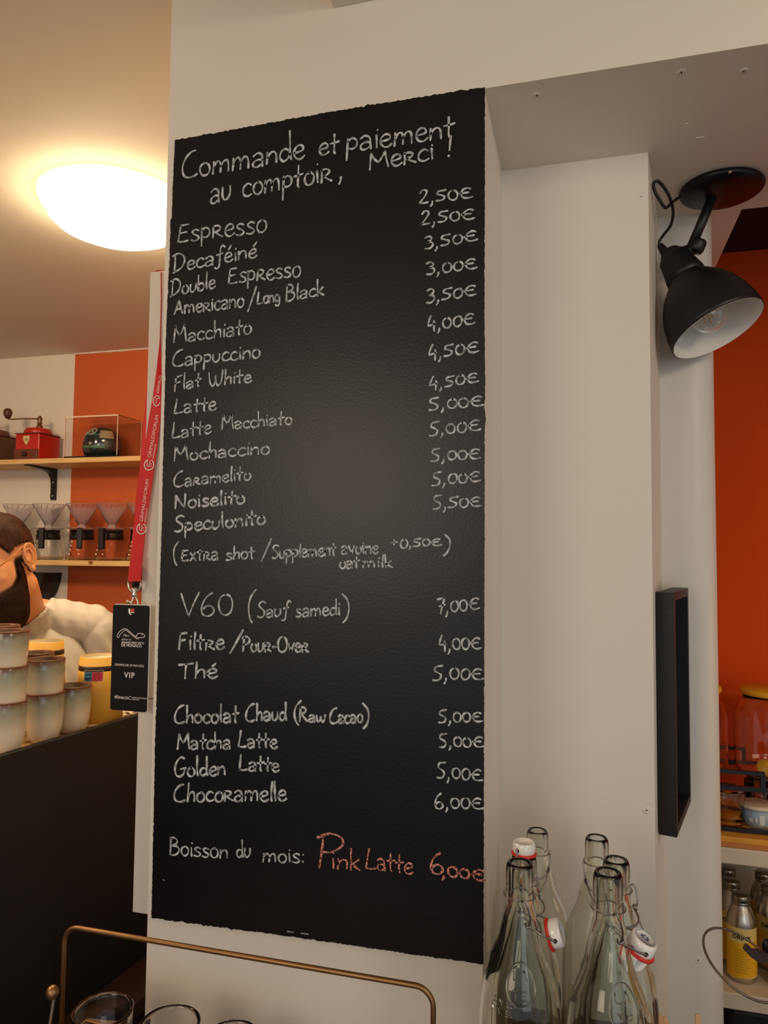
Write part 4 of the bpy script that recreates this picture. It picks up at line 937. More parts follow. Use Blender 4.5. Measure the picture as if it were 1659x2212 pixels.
# metal ring, swivel clip
rc = ony(290.5, 1258, 1.036); m = MB(); m.tube([rc+Vector((.0118*math.cos(q), 0, .016*math.sin(q))) for q in [-PI+PI*k/16 for k in range(17)]], .0016, 8); m.tube([rc+Vector((-.0118, 0, 0)), rc+Vector((-.0118, 0, .004)), rc+Vector((.0118, 0, .004)), rc+Vector((.0118, 0, 0))], .0014, 8)
obj('ring', m, CHROME, ly)
kc_ = ony(290, 1283, 1.034); m = MB(); m.lathe([(0, .010), (.004, .010), (.0048, .006), (.0035, .002), (.0045, -.001), (.0045, -.004), (0, -.004)], kc_, (0,0,1), 14)
m.tube(spline([kc_+Vector((.001, 0, -.003)), kc_+Vector((.006, 0, -.010)), kc_+Vector((.0075, 0, -.020)), kc_+Vector((.0065, 0, -.028))], 4), .0016, 7)
m.tube(spline([kc_+Vector((-.001, 0, -.003)), kc_+Vector((-.003, -.001, -.012)), kc_+Vector((-.006, -.002, -.022)), kc_+Vector((-.005, -.003, -.031)), kc_+Vector((.000, -.002, -.033)), kc_+Vector((.0045, .002, -.030)), kc_+Vector((.006, .001, -.026))], 4), .0017, 7)
m.tube([kc_+Vector((-.004, 0, -.014)), kc_+Vector((-.011, 0, -.013))], .0018, 7); m.ell(kc_+Vector((-.012, 0, -.013)), (.003, .002, .003), seg=10, rings=6)
obj('swivel_clip', m, CHROME, ly)
# badge card with a slot
bd = thing('vip_badge', 'black VIP pass card with white print hanging from the red lanyard', 'badge', ony(281, 1422, 1.031))
bl, br2, bt, bb = ony(242.5, 1400, 1.031).x, ony(321, 1400, 1.031).x, ony(282, 1307, 1.031).z, ony(282, 1536, 1.031).z
def card(y0, y1, l, r, t, b_, rad=.004, slot=True):
    def loop(y):
        P = []
        for (cx, cz, a0_) in ((r-rad, t-rad, 0), (l+rad, t-rad, PI/2), (l+rad, b_+rad, PI), (r-rad, b_+rad, 1.5*PI)):
            P += [(cx+rad*math.cos(a0_+PI/2*k/4), y, cz+rad*math.sin(a0_+PI/2*k/4)) for k in range(5)]
        return P
    bm = bmesh.new(); o1 = [bm.verts.new(p) for p in loop(y0)]; sx = (l+r)/2; s0, s1 = t-.0055, t-.0125
    h1 = [bm.verts.new(p) for p in ((sx-.0062, y0, s0), (sx+.0062, y0, s0), (sx+.0062, y0, s1), (sx-.0062, y0, s1))]
    es = [bm.edges.new((o1[i], o1[(i+1) % len(o1)])) for i in range(len(o1))]+[bm.edges.new((h1[i], h1[(i+1) % 4])) for i in range(4)]
    bmesh.ops.triangle_fill(bm, use_beauty=True, edges=es)
    g_ = bmesh.ops.extrude_face_region(bm, geom=bm.faces[:]); bmesh.ops.translate(bm, vec=(0, y1-y0, 0), verts=[v for v in g_['geom'] if isinstance(v, bmesh.types.BMVert)])
    bm.verts.index_update(); m = MB(); m.add([v.co.copy() for v in bm.verts], [tuple(v.index for v in f.verts) for f in bm.faces]); bm.free(); return m
obj('card', card(1.030, 1.0312, bl, br2, bt, bb), BADGE, bd)
obj('card_back', card(1.0313, 1.0322, bl+.0012, br2+.0016, bt+.0014, bb), CARDW, bd, 'white backing card')
BW = br2-bl
def bp(x, z): return Vector((bl+BW*x, 1.0296, bt+(bb-bt)*z))           # x, z as fractions of the card
m = MB()
trk = [(.14, .295), (.16, .262), (.22, .245), (.28, .240), (.33, .226), (.40, .222), (.46, .240), (.53, .262), (.60, .288), (.68, .292), (.73, .270), (.84, .272), (.90, .284), (.86, .298), (.76, .304), (.66, .316)]
ribbon(m, spline([bp(x, z+.0) for x, z in [(.15, .312), (.14, .295), (.19, .262), (.27, .236), (.37, .226), (.47, .248), (.57, .276), (.66, .300), (.76, .306), (.88, .298), (.90, .288), (.85, .266), (.72, .266), (.68, .284), (.64, .294)]], 5), .0011, (0, -1, 0))
ribbon(m, spline([bp(x, z) for x, z in [(.15, .312), (.19, .312), (.21, .290), (.28, .262), (.34, .242), (.39, .240), (.47, .264), (.57, .290), (.66, .312), (.74, .318)]], 5), .0008, (0, -1, 0))
ribbon(m, [bp(.82, .282), bp(.85, .268)], .0008, (0, -1, 0))
obj('circuit_outline', m, WHITEP, bd, 'white race track outline')
rx, uz = (1, 0, 0), (0, 0, 1); m = MB()
ftext('79', .0062, bp(.29, .303), rx, uz, m, shear=.3); ftext('ème', .0042, bp(.37, .300), rx, uz, m, shear=.3)
ftext('édition du', .0044, bp(.26, .335), rx, uz, m, shear=.25)
ftext('GRAND PRIX DE F1', .0049, bp(.26, .366), rx, uz, m, bold=.0001); ftext('DE MONACO', .0062, bp(.26, .395), rx, uz, m, bold=.00012)
ftext('DIMANCHE 29 MAI 2022', .0050, bp(.5, .580), rx, uz, m, align='CENTER', bold=.00005)
ftext('VIP', .0125, bp(.51, .688), rx, uz, m, align='CENTER', bold=.00025, space=1.15)
ftext('MONACO', .0056, bp(.115, .89), rx, uz, m, bold=.00012); ftext('visit', .0035, bp(.14, .868), rx, uz, m)
ftext('GRIMALDIFORUM', .0034, bp(.60, .878), rx, uz, m); ftext('MONACO', .0028, bp(.60, .893), rx, uz, m)
ribbon(m, [bp(.545, .876)+Vector((.0026*math.cos(q), 0, .0026*math.sin(q))) for q in [2*PI*k/18+.5 for k in range(16)]], .0006, (0, -1, 0))
obj('print', m, WHITEP, bd)

# ================================================================== ALCOVE SHELVES ON THE RIGHT
YF = 1.75
def fx(u, y=YF): return ony(u, 1500, y).x
zB = ony(1610, 1811, YF).z      # top of the yellow board
AX0, AX1 = .262, 1.25
ywd = thing('serving_board', 'honey-coloured wooden board under the black drink rack in the alcove', 'board', (.7, 1.88, zB-.022))
obj('board', MB().rbox((AX0, YF, zB-.022), (.95, 2.02, zB), .002), mat('honey_wood', (226, 158, 52), .4, var=.15, vscale=7, stretch=(2, 10, 10)), ywd)
obj('edge_band', MB().box((AX0, YF-.0012, zB-.0215), (.95, YF-.0002, zB-.011)), mat('brown_edge', (196, 122, 58), .5), ywd)
su = thing('shelf_unit', 'white alcove shelf unit holding the small yellow drink bottles', 'shelf', (.75, 1.9, 0))
SW = mat('white_shelf_laminate', (216, 200, 176), .4)
obj('top_shelf', MB().rbox((AX0, YF-.004, zB-.056), (AX1, 2.055, zB-.0225), .002), SW, su)
zL = ony(1610, 2147, YF).z
obj('middle_shelf', MB().rbox((AX0, YF-.004, zL-.034), (AX1, 2.055, zL), .002), SW, su)
obj('back_panel', MB().box((AX0, 2.040, zL+.0005), (AX1, 2.056, zB-.057)), SW, su)
obj('side_panel', MB().box((AX1, YF, 0), (AX1+.02, 2.056, zB-.0225)), SW, su)
obj('side_panel', MB().box((AX0-.014, YF, 0), (AX0-.0005, 2.056, zB-.0225)), SW, su)
bx = obj('storage_box', MB().rbox((fx(1567, 1.77), 1.77, zL-.40), (fx(1567, 1.77)+.55, 2.03, zL-.044), .010, seg=4), mat('black_box', (24, 16, 20), .45)); tag(bx, 'black box with rounded corners under the lowest white alcove shelf', 'box')
# small aluminium drink bottles
ALU = mat('aluminium', (196, 186, 170), .3, metal=1, bump=.1, bscale=200); CAPM = mat('bottle_cap', (150, 140, 124), .28, metal=1)
YL = mat('yellow_label', (234, 176, 20), .5); YL2 = mat('pale_label', (226, 196, 116), .5); INK = mat('black_ink', (26, 22, 22), .5); CORAL = mat('coral_label', (226, 106, 80), .5)
def drink(p, lab, kind=0, face=0):
    t = thing('drink_bottle', lab, 'bottle', p, 'small aluminium drink bottles on the alcove shelf'); p = Vector(p)
    obj('can_body', MB().lathe([(0, .001), (.025, 0), (.029, .003), (.030, .01), (.030, .122), (.0285, .132), (.024, .145), (.0185, .156), (.0165, .160), (.0165, .166), (0, .166)], p, (0,0,1), 32), ALU, t)
    obj('screw_cap', MB().lathe([(.0168, .161), (.0186, .161), (.0190, .163), (.0186, .1655), (.0178, .1665), (.0186, .1675), (.0186, .1785), (.017, .1805), (0, .1808)], p, (0,0,1), 32), CAPM, t)
    va = math.atan2(-p.y, -p.x)+face
    def sleeve(z0, z1, m_, nm, a0=-1.5, a1=1.5, off=.0004, tilt=0):
        q = MB(); vs = []; n = 20
        for k in range(n+1):
            a = va+a0+(a1-a0)*k/n; r = .030+off; dz = tilt*math.sin((a0+(a1-a0)*k/n)*1.2); vs += [p+Vector((r*math.cos(a), r*math.sin(a), z0+dz*(nm != 'label'))), p+Vector((r*math.cos(a), r*math.sin(a), z1+(dz if nm != 'x' else 0)))]
        q.add(vs, [(2*k, 2*k+2, 2*k+3, 2*k+1) for k in range(n)], 0, True); return obj(nm, q, m_, t)
    sleeve(.014, .118, YL2, 'label_paper'); sleeve(.014, .088, YL if kind == 0 else YL2, 'label_colour', off=.0007, tilt=.004)
    if kind: sleeve(.060, .078, CORAL, 'label_stripe', off=.0010, tilt=.006); sleeve(.018, .030, CORAL, 'label_stripe', off=.0010, tilt=.006)
    tx = ftext('DRINK', .0125, (0,0,0), (1,0,0), (0,1,0), bold=.0002, align='CENTER', shear=.1); m = MB()
    m.add([p+Vector((.0312*math.cos(va-.06+v.x/.030), .0312*math.sin(va-.06+v.x/.030), .0945+v.y)) for v in tx.v], tx.f)
    m.f = [tuple(reversed(f)) for f in m.f]; obj('label_print', m, INK, t)
    m = MB()
    for k in range(9):
        z = .072-.0058*k; a0_, a1_ = -.55, (.25 if k % 3 else .45); q = [p+Vector((.0309*math.cos(va+a), .0309*math.sin(va+a), z)) for a in [a0_+(a1_-a0_)*i/6 for i in range(7)]]
        m.tube(q, .00045, 4)
    obj('label_lines', m, mat('label_brown', (150, 104, 20), .5), t)
    return t
b1 = onz(1603, 2112, zL)
drink((b1.x, b1.y, zL), 'yellow-labelled aluminium drink bottle nearest the pillar, front row', 0, .08)
drink((b1.x+.083, b1.y-.008, zL), 'aluminium drink bottle with coral and cream label at the photo edge, front row', 1, .1)
drink((b1.x-.006, b1.y+.072, zL), 'aluminium drink bottle right behind the yellow-labelled front one, second row', 0)
drink((b1.x+.074, b1.y+.068, zL), 'aluminium drink bottle behind the coral-labelled one, second row', 0)
drink((b1.x-.002, b1.y+.140, zL), 'rearmost aluminium drink bottle nearest the pillar, against the shelf back', 0)
drink((b1.x+.076, b1.y+.140, zL), 'rearmost aluminium drink bottle further from the pillar, against the shelf back', 0)
# black rack with two glass dispensers
YK0, YK1 = 1.785, 2.0
zr1, zr2 = ony(1600, 1668, YK0).z, ony(1600, 1703, YK0).z
rk = thing('dispenser_rack', 'black square-bar metal rack carrying the glass dispensers in the alcove', 'rack', (.5, 1.9, zB))
RX0, RX1 = .20+.075, .62; xv = fx(1644, YK0)
def bar(a, b, w=.0048): return MB().box((min(a[0], b[0])-w, min(a[1], b[1])-w, min(a[2], b[2])-w), (max(a[0], b[0])+w, max(a[1], b[1])+w, max(a[2], b[2])+w))
for y in (YK0, YK1):
    obj('rail', bar((RX0, y, zr2), (RX1, y, zr2)), BLK, rk)
    obj('rail', bar((RX0, y, zr1), (xv, y, zr1), .004), BLK, rk)
    obj('foot_rail', bar((RX0, y, zB+.0055), (RX1, y, zB+.0055), .0045), BLK, rk)
    obj('upright', bar((xv, y, zr1-.005), (xv, y, zr2+.006), .005), BLK, rk)
    obj('leg', bar((RX0-.001, y, zB+.011), (RX0-.001, y, zr1), .0042), BLK, rk); obj('leg', bar((RX1, y, zB+.011), (RX1, y, zr2), .0042), BLK, rk)
for x in (RX0, (RX0+RX1)/2, RX1): obj('cross_bar', bar((x, YK0, zr2), (x, YK1, zr2), .003), BLK, rk)
JG = mat('jar_glass', (1, .98, .95), .0, trans=1, ior=1.35, lin=True); LIDM = mat('yellow_lid', (236, 172, 36), .45)
def jar(x, lab, spig):
    z = zr2+.0055; y = 1.893; o = (x, y, z); t = thing('drink_dispenser', lab, 'dispenser', o, 'glass drink dispensers on the black rack')
    prof = [(0, 0), (.07, 0), (.083, .010), (.0865, .03), (.0865, .125), (.084, .145), (.074, .162), (.066, .17), (.066, .184)]
    obj('glass_body', MB().lathe(prof+[(r-.0028 if r > .003 else 0, h+(.003 if h < .01 else 0)) for r, h in reversed(prof)], o, (0,0,1), 48), JG, t)
    obj('lid', MB().lathe([(0, .1845), (.071, .1845), (.073, .187), (.073, .196), (.070, .1985), (0, .199)], o, (0,0,1), 40), LIDM, t)
    LEM = mat('lemon_slice', (226, 178, 60), .4)
    for k, (dx, dy, a) in enumerate(((-.03, -.04, .4), (.01, -.05, -.5), (.04, -.02, .2))):
        n = Vector((math.sin(a)*.5, -.8, math.cos(a)*.6)).normalized(); obj('lemon_slice', MB().lathe([(0, 0), (.019, 0), (.020, .002), (.019, .004), (0, .004)], (x+dx, y+dy, z+.024), n, 20), LEM, t)
    if spig:
        sp = obj('tap', MB().lathe([(0, 0), (.012, 0), (.014, .004), (.010, .010), (.008, .03), (.010, .036), (0, .038)], (spig, y-.0868, z+.018), (0,-1,0), 20).box((spig-.005, y-.125, z-.004), (spig+.005, y-.113, z+.03)), BLKG, t)
        obj('tap_washer', MB().lathe([(.010, 0), (.019, 0), (.0195, .002), (.019, .004), (.010, .004)], (spig, y-.0872, z+.018), (0,-1,0), 24, closed=True), ENAMEL, sp)
j2 = fx(1672, 1.893); jar(j2, 'big glass drink dispenser with a yellow lid on the black rack', j2)
jar(j2-.186, 'glass drink dispenser half hidden by the pillar, left of the yellow-lidded one', None)
# things below the rack on the board
AMB = mat('honey_liquid', (236, 150, 20), .1, trans=.5, ior=1.35)
q = onz(1578, 1786, zB+.001); t = thing('glass_jar', 'low clear glass jar with honey-yellow filling under the rack', 'jar', (q.x, q.y+.03, zB)); o = (q.x, q.y+.03, zB+.0005)
obj('glass_body', MB().lathe([(0, 0), (.033, 0), (.036, .004), (.036, .070), (.034, .078), (.032, .078), (.0335, .07), (.0335, .006), (0, .004)], o, (0,0,1), 36), JG, t)
obj('filling', MB().lathe([(0, .0045), (.0325, .0065), (.0325, .022), (0, .022)], o, (0,0,1), 30), AMB, t)
q = onz(1643, 1792, zB+.001); t = thing('plastic_tub', 'pale blue plastic tub with a cream lid under the black rack', 'tub', (q.x, q.y+.034, zB)); o = Vector((q.x, q.y+.034, zB+.0005))
obj('tub_body', MB().lathe([(0, 0), (.027, 0), (.030, .003), (.0335, .040), (0, .040)], o, (0,0,1), 36), mat('pale_blue_plastic', (150, 172, 188), .4), t)
obj('lid', MB().lathe([(0, .0402), (.0365, .0402), (.038, .042), (.0375, .047), (.034, .0485), (0, .0485)], o, (0,0,1), 36), mat('cream_lid', (222, 204, 178), .4), t)
m = MB(); va = math.atan2(-o.y, -o.x)
for (a0_, a1_, z0, z1) in ((.15, .5, .008, .030), (-.5, -.25, .014, .022), (-.1, .05, .014, .024)):
    vs = [o+Vector(((.0295+.004*z/.04+.0015)*math.cos(va+a), (.0295+.004*z/.04+.0015)*math.sin(va+a), z)) for z in (z0, z1) for a in (a0_, a1_)]; m.add(vs, [(0, 1, 3, 2)])
obj('tub_label', m, mat('tub_print', (214, 216, 214), .5), t)
q = ony(1640, 1760, 1.93); t = thing('small_glass', 'small clear glass behind the pale blue tub', 'glass', (q.x, 1.93, zB)); obj('glass_body', MB().lathe([(0, .0005), (.026, .0005), (.032, .075), (.0305, .075), (.0245, .004), (0, .004)], (q.x, 1.93, zB), (0,0,1), 28), JG, t)

# ================================================================== BARISTA
def blob_mesh(mb, voxel, smooth_it=6):
    me = bpy.data.meshes.new('tmp'); me.from_pydata([tuple(v) for v in mb.v], [], mb.f); me.update()
    bm = bmesh.new(); bm.from_mesh(me); bmesh.ops.remove_doubles(bm, verts=bm.verts[:], dist=1e-5); bmesh.ops.recalc_face_normals(bm, faces=bm.faces[:]); bm.to_mesh(me); bm.free()
    o = bpy.data.objects.new('tmp', me); C.objects.link(o)
    r = o.modifiers.new('r', 'REMESH'); r.mode = 'VOXEL'; r.voxel_size = voxel; r.use_smooth_shade = True
    s = o.modifiers.new('s', 'SMOOTH'); s.factor = .6; s.iterations = smooth_it
    bpy.context.view_layer.update(); dg = bpy.context.evaluated_depsgraph_get(); m2 = bpy.data.meshes.new_from_object(o.evaluated_get(dg)); bpy.data.objects.remove(o)
    return m2
ear = dep(64, 1214, 1.74)
tc = (EYE-ear); tc.z = 0; tc.normalize(); lf0 = Vector((0,0,1)).cross(tc)          # lf0: towards photo right for a figure facing the lens
th = math.radians(37)
hf = (tc*math.cos(th)-lf0*math.sin(th)); hl = (lf0*math.cos(th)+tc*math.sin(th))
pt = math.radians(16); rl = math.radians(17); hu = Vector((0,0,1))
hu, hl = (hu*math.cos(rl)-hl*math.sin(rl)), (hl*math.cos(rl)+hu*math.sin(rl))
hf2 = (hf*math.cos(pt)-hu*math.sin(pt)).normalized(); hu2 = hl.cross(hf2)*-1
if hu2.z < 0: hu2 = -hu2
HC = ear-hl*.073+hf2*.012+hu2*.012
def hp_(x, y, z): return HC+hl*x+hf2*y+hu2*z            # x towards his left ear, y out of the face, z up
HAX = (hl, hf2, hu2)
bf = tc.copy(); bl_ = lf0.copy()                              # body faces the lens
neckb = dep(58, 1345, 1.98)
def bp_(x, y, z): return Vector((neckb.x, neckb.y, 0))+bl_*x+bf*y+Vector((0,0,z))
zn = neckb.z
B = MB()
B.ell(hp_(0, -.012, .033), (.071, .094, .086), HAX, 28, 18); B.ell(hp_(0, .030, -.020), (.062, .066, .090), HAX, 24, 16)
B.ell(hp_(0, .050, -.094), (.046, .044, .040), HAX, 20, 12); B.ell(hp_(0, .040, -.062), (.0555, .058, .055), HAX, 24, 14); B.ell(hp_(0, .072, .020), (.05, .02, .018), HAX)           # jaw, brow
B.ell(hp_(.034, .062, -.022), (.022, .02, .018), HAX); B.ell(hp_(-.034, .062, -.022), (.022, .02, .018), HAX)         # cheeks
B.cap(hp_(0, .092, .008), .008, hp_(0, .112, -.030), .012); B.ell(hp_(.011, .104, -.034), (.008, .009, .007), HAX); B.ell(hp_(-.011, .104, -.034), (.008, .009, .007), HAX)
B.ell(hp_(0, .096, -.058), (.022, .010, .006), HAX); B.ell(hp_(0, .094, -.067), (.019, .010, .006), HAX)              # lips
for sx_ in (1, -1):
    e = lambda y, z, k=0: hp_(sx_*(.074+k), y, z)
    B.tube([e(.006, -.018, .000), e(.006, .006, .003), e(.000, .022, .007), e(-.012, .030, .010), e(-.024, .024, .012), e(-.027, .006, .011), e(-.020, -.014, .007), e(-.010, -.028, .004), e(-.002, -.030, .001)], .0046, 8)
    B.ell(e(-.008, -.002, .000), (.008, .017, .026), HAX); B.ell(e(-.011, .016, -.001), (.0065, .012, .013), HAX); B.ell(e(-.004, -.028, .002), (.005, .008, .009), HAX); B.tube([e(.000, .010, .004), e(-.012, .014, .006), e(-.018, .000, .007), e(-.012, -.012, .005)], .003, 6)
B.cap(hp_(0, -.030, -.060), .050, bp_(0, -.015, zn-.01), .056)                                               # neck
B.cap(bp_(.03, -.02, zn+.012), .052, bp_(.165, -.015, zn-.012), .050); B.cap(bp_(-.03, -.02, zn+.012), .052, bp_(-.165, -.015, zn-.012), .050)
B.ell(bp_(0, -.01, zn-.17), (.175, .105, .17), (bl_, bf, Vector((0,0,1))), 28, 18); B.ell(bp_(0, -.01, zn-.38), (.155, .10, .20), (bl_, bf, Vector((0,0,1))), 28, 18); B.ell(bp_(0, -.02, zn-.56), (.165, .105, .13), (bl_, bf, Vector((0,0,1))), 28, 16)
hands = []
for sx_, sh in ((1, .185), (-1, .185)):
    S = bp_(sx_*sh, -.015, zn-.030); E_ = bp_(sx_*(sh+.045), -.02, zn-.33); Wr = bp_(sx_*.15, .07, zn-.52)
    B.cap(S, .053, E_, .040); B.cap(E_, .040, Wr, .026)
    hd = (Wr-E_).normalized(); hs_ = hd.cross(Vector((0,0,1))).normalized(); hn = hs_.cross(hd)
    palm = Wr+hd*.045; B.ell(palm, (.036, .048, .014), (hs_, hd, hn), 18, 12)
    for k, (off, ln) in enumerate(((-.028, .062), (-.0095, .074), (.009, .070), (.027, .055))):
        a = palm+hd*.032+hs_*off; b = a+hd*ln*.5-hn*.006; c = b+hd*ln*.45-hn*.020; B.cap(a, .0088, b, .0080, 10); B.cap(b, .0080, c, .0070, 10)
    a = Wr+hd*.022-hs_*(sx_*.024); b = a+hd*.030-hs_*(sx_*.024)-hn*.006; c = b+hd*.026-hs_*(sx_*.006)-hn*.01; B.cap(a, .012, b, .010, 10); B.cap(b, .010, c, .0085, 10)
    hip = bp_(sx_*.085, -.02, zn-.60); kn_ = bp_(sx_*.10, .0, .50); an = bp_(sx_*.105, -.02, .09)
    B.cap(hip, .085, kn_, .056); B.cap(kn_, .056, an, .040); B.cap(bp_(sx_*.105, -.05, .045), .042, bp_(sx_*.11, .13, .038), .034)
body_me = blob_mesh(B, .0036, 5)
SKIN = mat('skin', (224, 152, 102), .5, var=.06, vscale=20, spec=.4)
pr_ = thing('person', 'bearded person in a white t-shirt and thin glasses, looking down behind the bar', 'person', (neckb.x, neckb.y, 0))
def from_me(name, me, m, parent):
    off = wloc(parent)
    for v in me.vertices: v.co -= off
    me.materials.clear(); me.materials.append(m); o = bpy.data.objects.new(name, me); C.objects.link(o); o.parent = parent
    for p in me.polygons: p.use_smooth = True
    return o
import numpy as np
N_ = len(body_me.vertices); co = np.empty(N_*3); body_me.vertices.foreach_get('co', co); co = co.reshape(-1, 3)
no = np.empty(N_*3); body_me.vertices.foreach_get('normal', no); no = no.reshape(-1, 3)
def arr(v): return np.array(v)
hx_ = (co-arr(HC))@arr(hl); hy_ = (co-arr(HC))@arr(hf2); hz_ = (co-arr(HC))@arr(hu2)
bx_ = (co-arr((neckb.x, neckb.y, 0)))@arr(bl_); by_ = (co-arr((neckb.x, neckb.y, 0)))@arr(bf); bz_ = co[:, 2]
polys = [tuple(p.vertices) for p in body_me.polygons]
pv = np.array([p if len(p) == 4 else p+(p[-1],) for p in polys])
def shell(name, dist, thick, m, parent, jitter=None, smooth=0):
    """garment or hair shell grown from the figure's own surface where dist > 0 (metres inside its edge)"""
    keep = (dist[pv] > 0).all(axis=1); fs = pv[keep]; used = np.unique(fs); remap = -np.ones(N_, int); remap[used] = np.arange(len(used))
    t = thick[used]*np.clip(dist[used]/.006, .12, 1) if np.ndim(thick) else thick*np.clip(dist[used]/.006, .12, 1)
    if jitter is not None: t = t+jitter[used]*np.clip(dist[used]/.015, 0, 1)
    P_ = co[used]+no[used]*t[:, None]
    # inner skin keeps the shell closed
    Q_ = co[used]+no[used]*.0003; n = len(used); f1 = [tuple(int(remap[i]) for i in dict.fromkeys(f)) for f in fs]
    me = bpy.data.meshes.new(name); me.from_pydata([tuple(p) for p in P_], [], f1); me.update()
    if smooth:
        bm = bmesh.new(); bm.from_mesh(me)
        for _ in range(smooth): bmesh.ops.smooth_vert(bm, verts=bm.verts[:], factor=.5, use_axis_x=True, use_axis_y=True, use_axis_z=True)
        bm.to_mesh(me); bm.free(); me.update()
    return from_me(name, me, m, parent)
# hair
yk = np.array([-.12, -.06, -.030, -.022, -.005, .012, .030, .045, .060, .075, .12]); zk = np.array([-.052, -.045, -.030, -.005, .032, .030, .022, .050, .068, .078, .085])
hd_ = hz_-np.interp(hy_, yk, zk)
nearear = (np.abs(hx_) > .0785)
hd_[nearear] = -1
hd_[(hy_ > -.034) & (hy_ < .012) & (hz_ > -.05) & (hz_ < .034) & (np.abs(hx_) > .066)] = -1
hd_[hz_ < -.07] = -1
HAIR = mat('dark_brown_hair', (62, 34, 20), .5, var=.45, vscale=18, stretch=(6, 6, 1.4), bump=1.0, bscale=60, spec=.2)
strands = .0016*np.sin(hx_*420+hz_*60)+.0012*np.sin(hx_*230+hy_*90)
shell('hair', hd_, .006+.009*np.clip((hz_-.03)/.06, 0, 1), HAIR, pr_, strands, 3)
# beard
yb = np.array([-.05, -.004, .004, .020, .036, .055, .085, .13]); zb_ = np.array([-.09, -.055, .012, .010, -.030, -.046, -.050, -.046])
bd_ = np.interp(hy_, yb, zb_)-hz_
bd_ = np.minimum(bd_, hy_+.012-(-.045-hz_)*.1); bd_ = np.minimum(bd_, hz_+.158)
lipm = (np.abs(hx_) < .024) & (np.abs(hz_+.062) < .009) & (hy_ > .08); bd_[lipm] = -1; bd_[(np.abs(hx_) > .0765)] = -1
bd_[hy_+(hz_+.11)*1.2 < .0] *= np.where(True, 1, 1)
bd_ = np.minimum(bd_, hy_+.002-np.clip(-(hz_+.05), 0, .2)*.45)
BEARD = mat('dark_beard', (46, 26, 16), .7, var=.4, vscale=70, bump=1.0, bscale=140, spec=.1)
lump = .0022*np.sin(hx_*300)*np.sin(hz_*260+hy_*200)
shell('beard', bd_, .008+.014*np.clip((-hz_-.05)/.07, 0, 1), BEARD, pr_, lump, 12)
# t-shirt
nA = bp_(.118, -.02, zn+.012); nB = bp_(0, .10, zn-.080)
n_ = (Vector((0,0,1))*1.0).normalized()
# neckline: height falls from the shoulder tops to the chest
rneck = np.sqrt((bx_/.082)**2+((by_+.012)/.098)**2)
zline = np.where(by_ > -.06, zn-.033+.88*np.abs(bx_+.05), zn+.055)
inside = (rneck < 1.0)
td = np.clip(zline-bz_, -1, .05)
td = np.where(bz_ > zn+.085, -1, td)
# sleeves end above the elbow
armz = (bz_-(zn-.235)); isarm = np.abs(bx_) > .172
td = np.where(isarm & (bz_ < zn-.10), np.minimum(td, armz), td)
fore = (bz_ < zn-.235) & ((np.abs(bx_) > .185) | (by_ > .105)); td = np.where(fore, -1, td)
td = np.where(bz_ < zn-.62, np.minimum(td, bz_-(zn-.66)), td)
td = np.where(hz_ > -.1, -1, td)
wr_ = .0018*np.sin(bx_*70+bz_*30)*np.sin(bz_*28+bx_*18)+.0016*np.sin((bx_-.19)*160+(bz_-zn)*90)
SHIRT = mat('cotton_shirt', (208, 200, 188), .8, bump=.3, bscale=500)
shell('t_shirt', td, .0075, SHIRT, pr_, wr_)
jd = (zn-.60)-bz_; jd = np.where(bz_ < .085, -1, jd); jd = np.where((by_ > .115) | (np.abs(bx_) > .22), -1, jd)
shell('trousers', jd, .008, mat('dark_denim', (40, 42, 52), .8), pr_)
for sx_ in (1, -1): 
    sd = np.where((bz_ < .10) & (bx_*sx_ > 0), .10-bz_, -1); shell('shoe', sd, .006, BLKW, pr_)
_n = (co[:, 0]-pa.x)*nn2.x+(co[:, 1]-pa.y)*nn2.y; print('BODY clear of counter back', _n[(bz_ < CT)].min(), 'above', _n[bz_ >= CT].min())
at = body_me.attributes.new('stubble', 'FLOAT', 'POINT'); at.data.foreach_set('value', np.clip(np.maximum(hd_, bd_)/.006+.55, 0, 1).astype('f'))
from_me('body', body_me, SKIN, pr_)
nt = SKIN.node_tree; b_ = nt.nodes['Principled BSDF']; src = b_.inputs['Base Color'].links[0].from_socket
an = nt.nodes.new('ShaderNodeAttribute'); an.attribute_name = 'stubble'; mx = nt.nodes.new('ShaderNodeMix'); mx.data_type = 'RGBA'
nt.links.new(an.outputs['Fac'], mx.inputs['Factor']); nt.links.new(src, mx.inputs[6]); mx.inputs[7].default_value = (*s2l((58, 34, 22)), 1); nt.links.new(mx.outputs[2], b_.inputs['Base Color'])
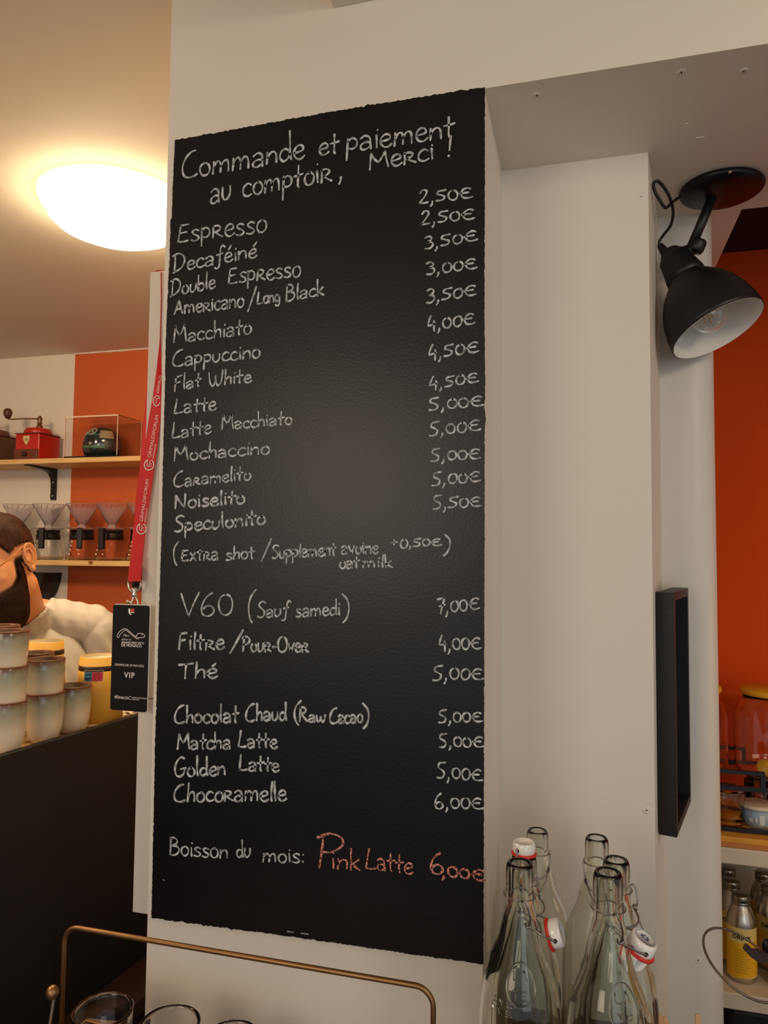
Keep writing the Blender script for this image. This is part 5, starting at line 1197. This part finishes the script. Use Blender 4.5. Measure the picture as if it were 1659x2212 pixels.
# eyes, brows, glasses, hoops
for sx_ in (1, -1):
    e = lambda y, z, k=0: hp_(sx_*(.0800+k), y, z)
    em = MB(); em.tube(spline([e(.004, -.010, .000), e(.006, .008, .001), e(.000, .024, .003), e(-.011, .031, .005), e(-.023, .026, .007), e(-.027, .008, .007), e(-.021, -.012, .004), e(-.011, -.026, .001)], 4), .0030, 8)
    em.tube(spline([e(-.004, .016, .002), e(-.013, .020, .004), e(-.018, .006, .005), e(-.013, -.010, .003), e(-.006, -.016, .001)], 4), .0024, 7); em.ell(e(.002, -.006, .001), (.004, .004, .006), HAX, 12, 8); em.ell(e(-.006, -.028, .0005), (.004, .007, .008), HAX, 12, 8)
    obj('ear_folds', em, SKIN, pr_)
for sx_ in (1, -1):
    ey = obj('eye', MB().ell(hp_(sx_*.031, .0755, .002), (.0115, .0115, .0105), HAX), mat('eye_white', (226, 216, 206), .2), pr_)
    obj('iris', MB().ell(hp_(sx_*.031-.001, .0845, -.001), (.0052, .0032, .0052), HAX, 12, 8), mat('iris_brown', (52, 32, 22), .2), ey)
    obj('eyebrow', MB().tube([hp_(sx_*.014, .095, .019), hp_(sx_*.030, .092, .026), hp_(sx_*.050, .078, .022)], [.0028, .0036, .002], 8), HAIR, pr_)
gm = MB(); GF = mat('thin_gold_wire', (150, 96, 44), .3, metal=1)
for sx_ in (1, -1):
    gm.tube([hp_(sx_*.033+.024*math.cos(q), .103-.010*abs(math.cos(q))*(1 if sx_*math.cos(q) > 0 else .2), -.004+.020*math.sin(q)) for q in [2*PI*k/28 for k in range(28)]], .0009, 6, closed=True)
    gm.tube([hp_(sx_*.057, .093, .004), hp_(sx_*.071, .070, .010), hp_(sx_*.078, .012, .022), hp_(sx_*.079, -.006, .026)], .0010, 6)
gm.tube([hp_(-.010, .104, .004), hp_(0, .108, .008), hp_(.010, .104, .004)], .0009, 6)
obj('glasses', gm, GF, pr_, 'thin wire-framed glasses')
for sx_ in (1, -1):
    e_ = hp_(sx_*.0785, -.006, -.036)
    obj('earring', MB().tube([e_+hf2*(.0045*math.sin(q))+hu2*(.0055*math.cos(q)-.004)+hl*(.0015*math.sin(q)) for q in [2*PI*k/16 for k in range(16)]], .0012, 6, closed=True), mat('black_steel_hoop', (30, 24, 22), .2, metal=.6), pr_)
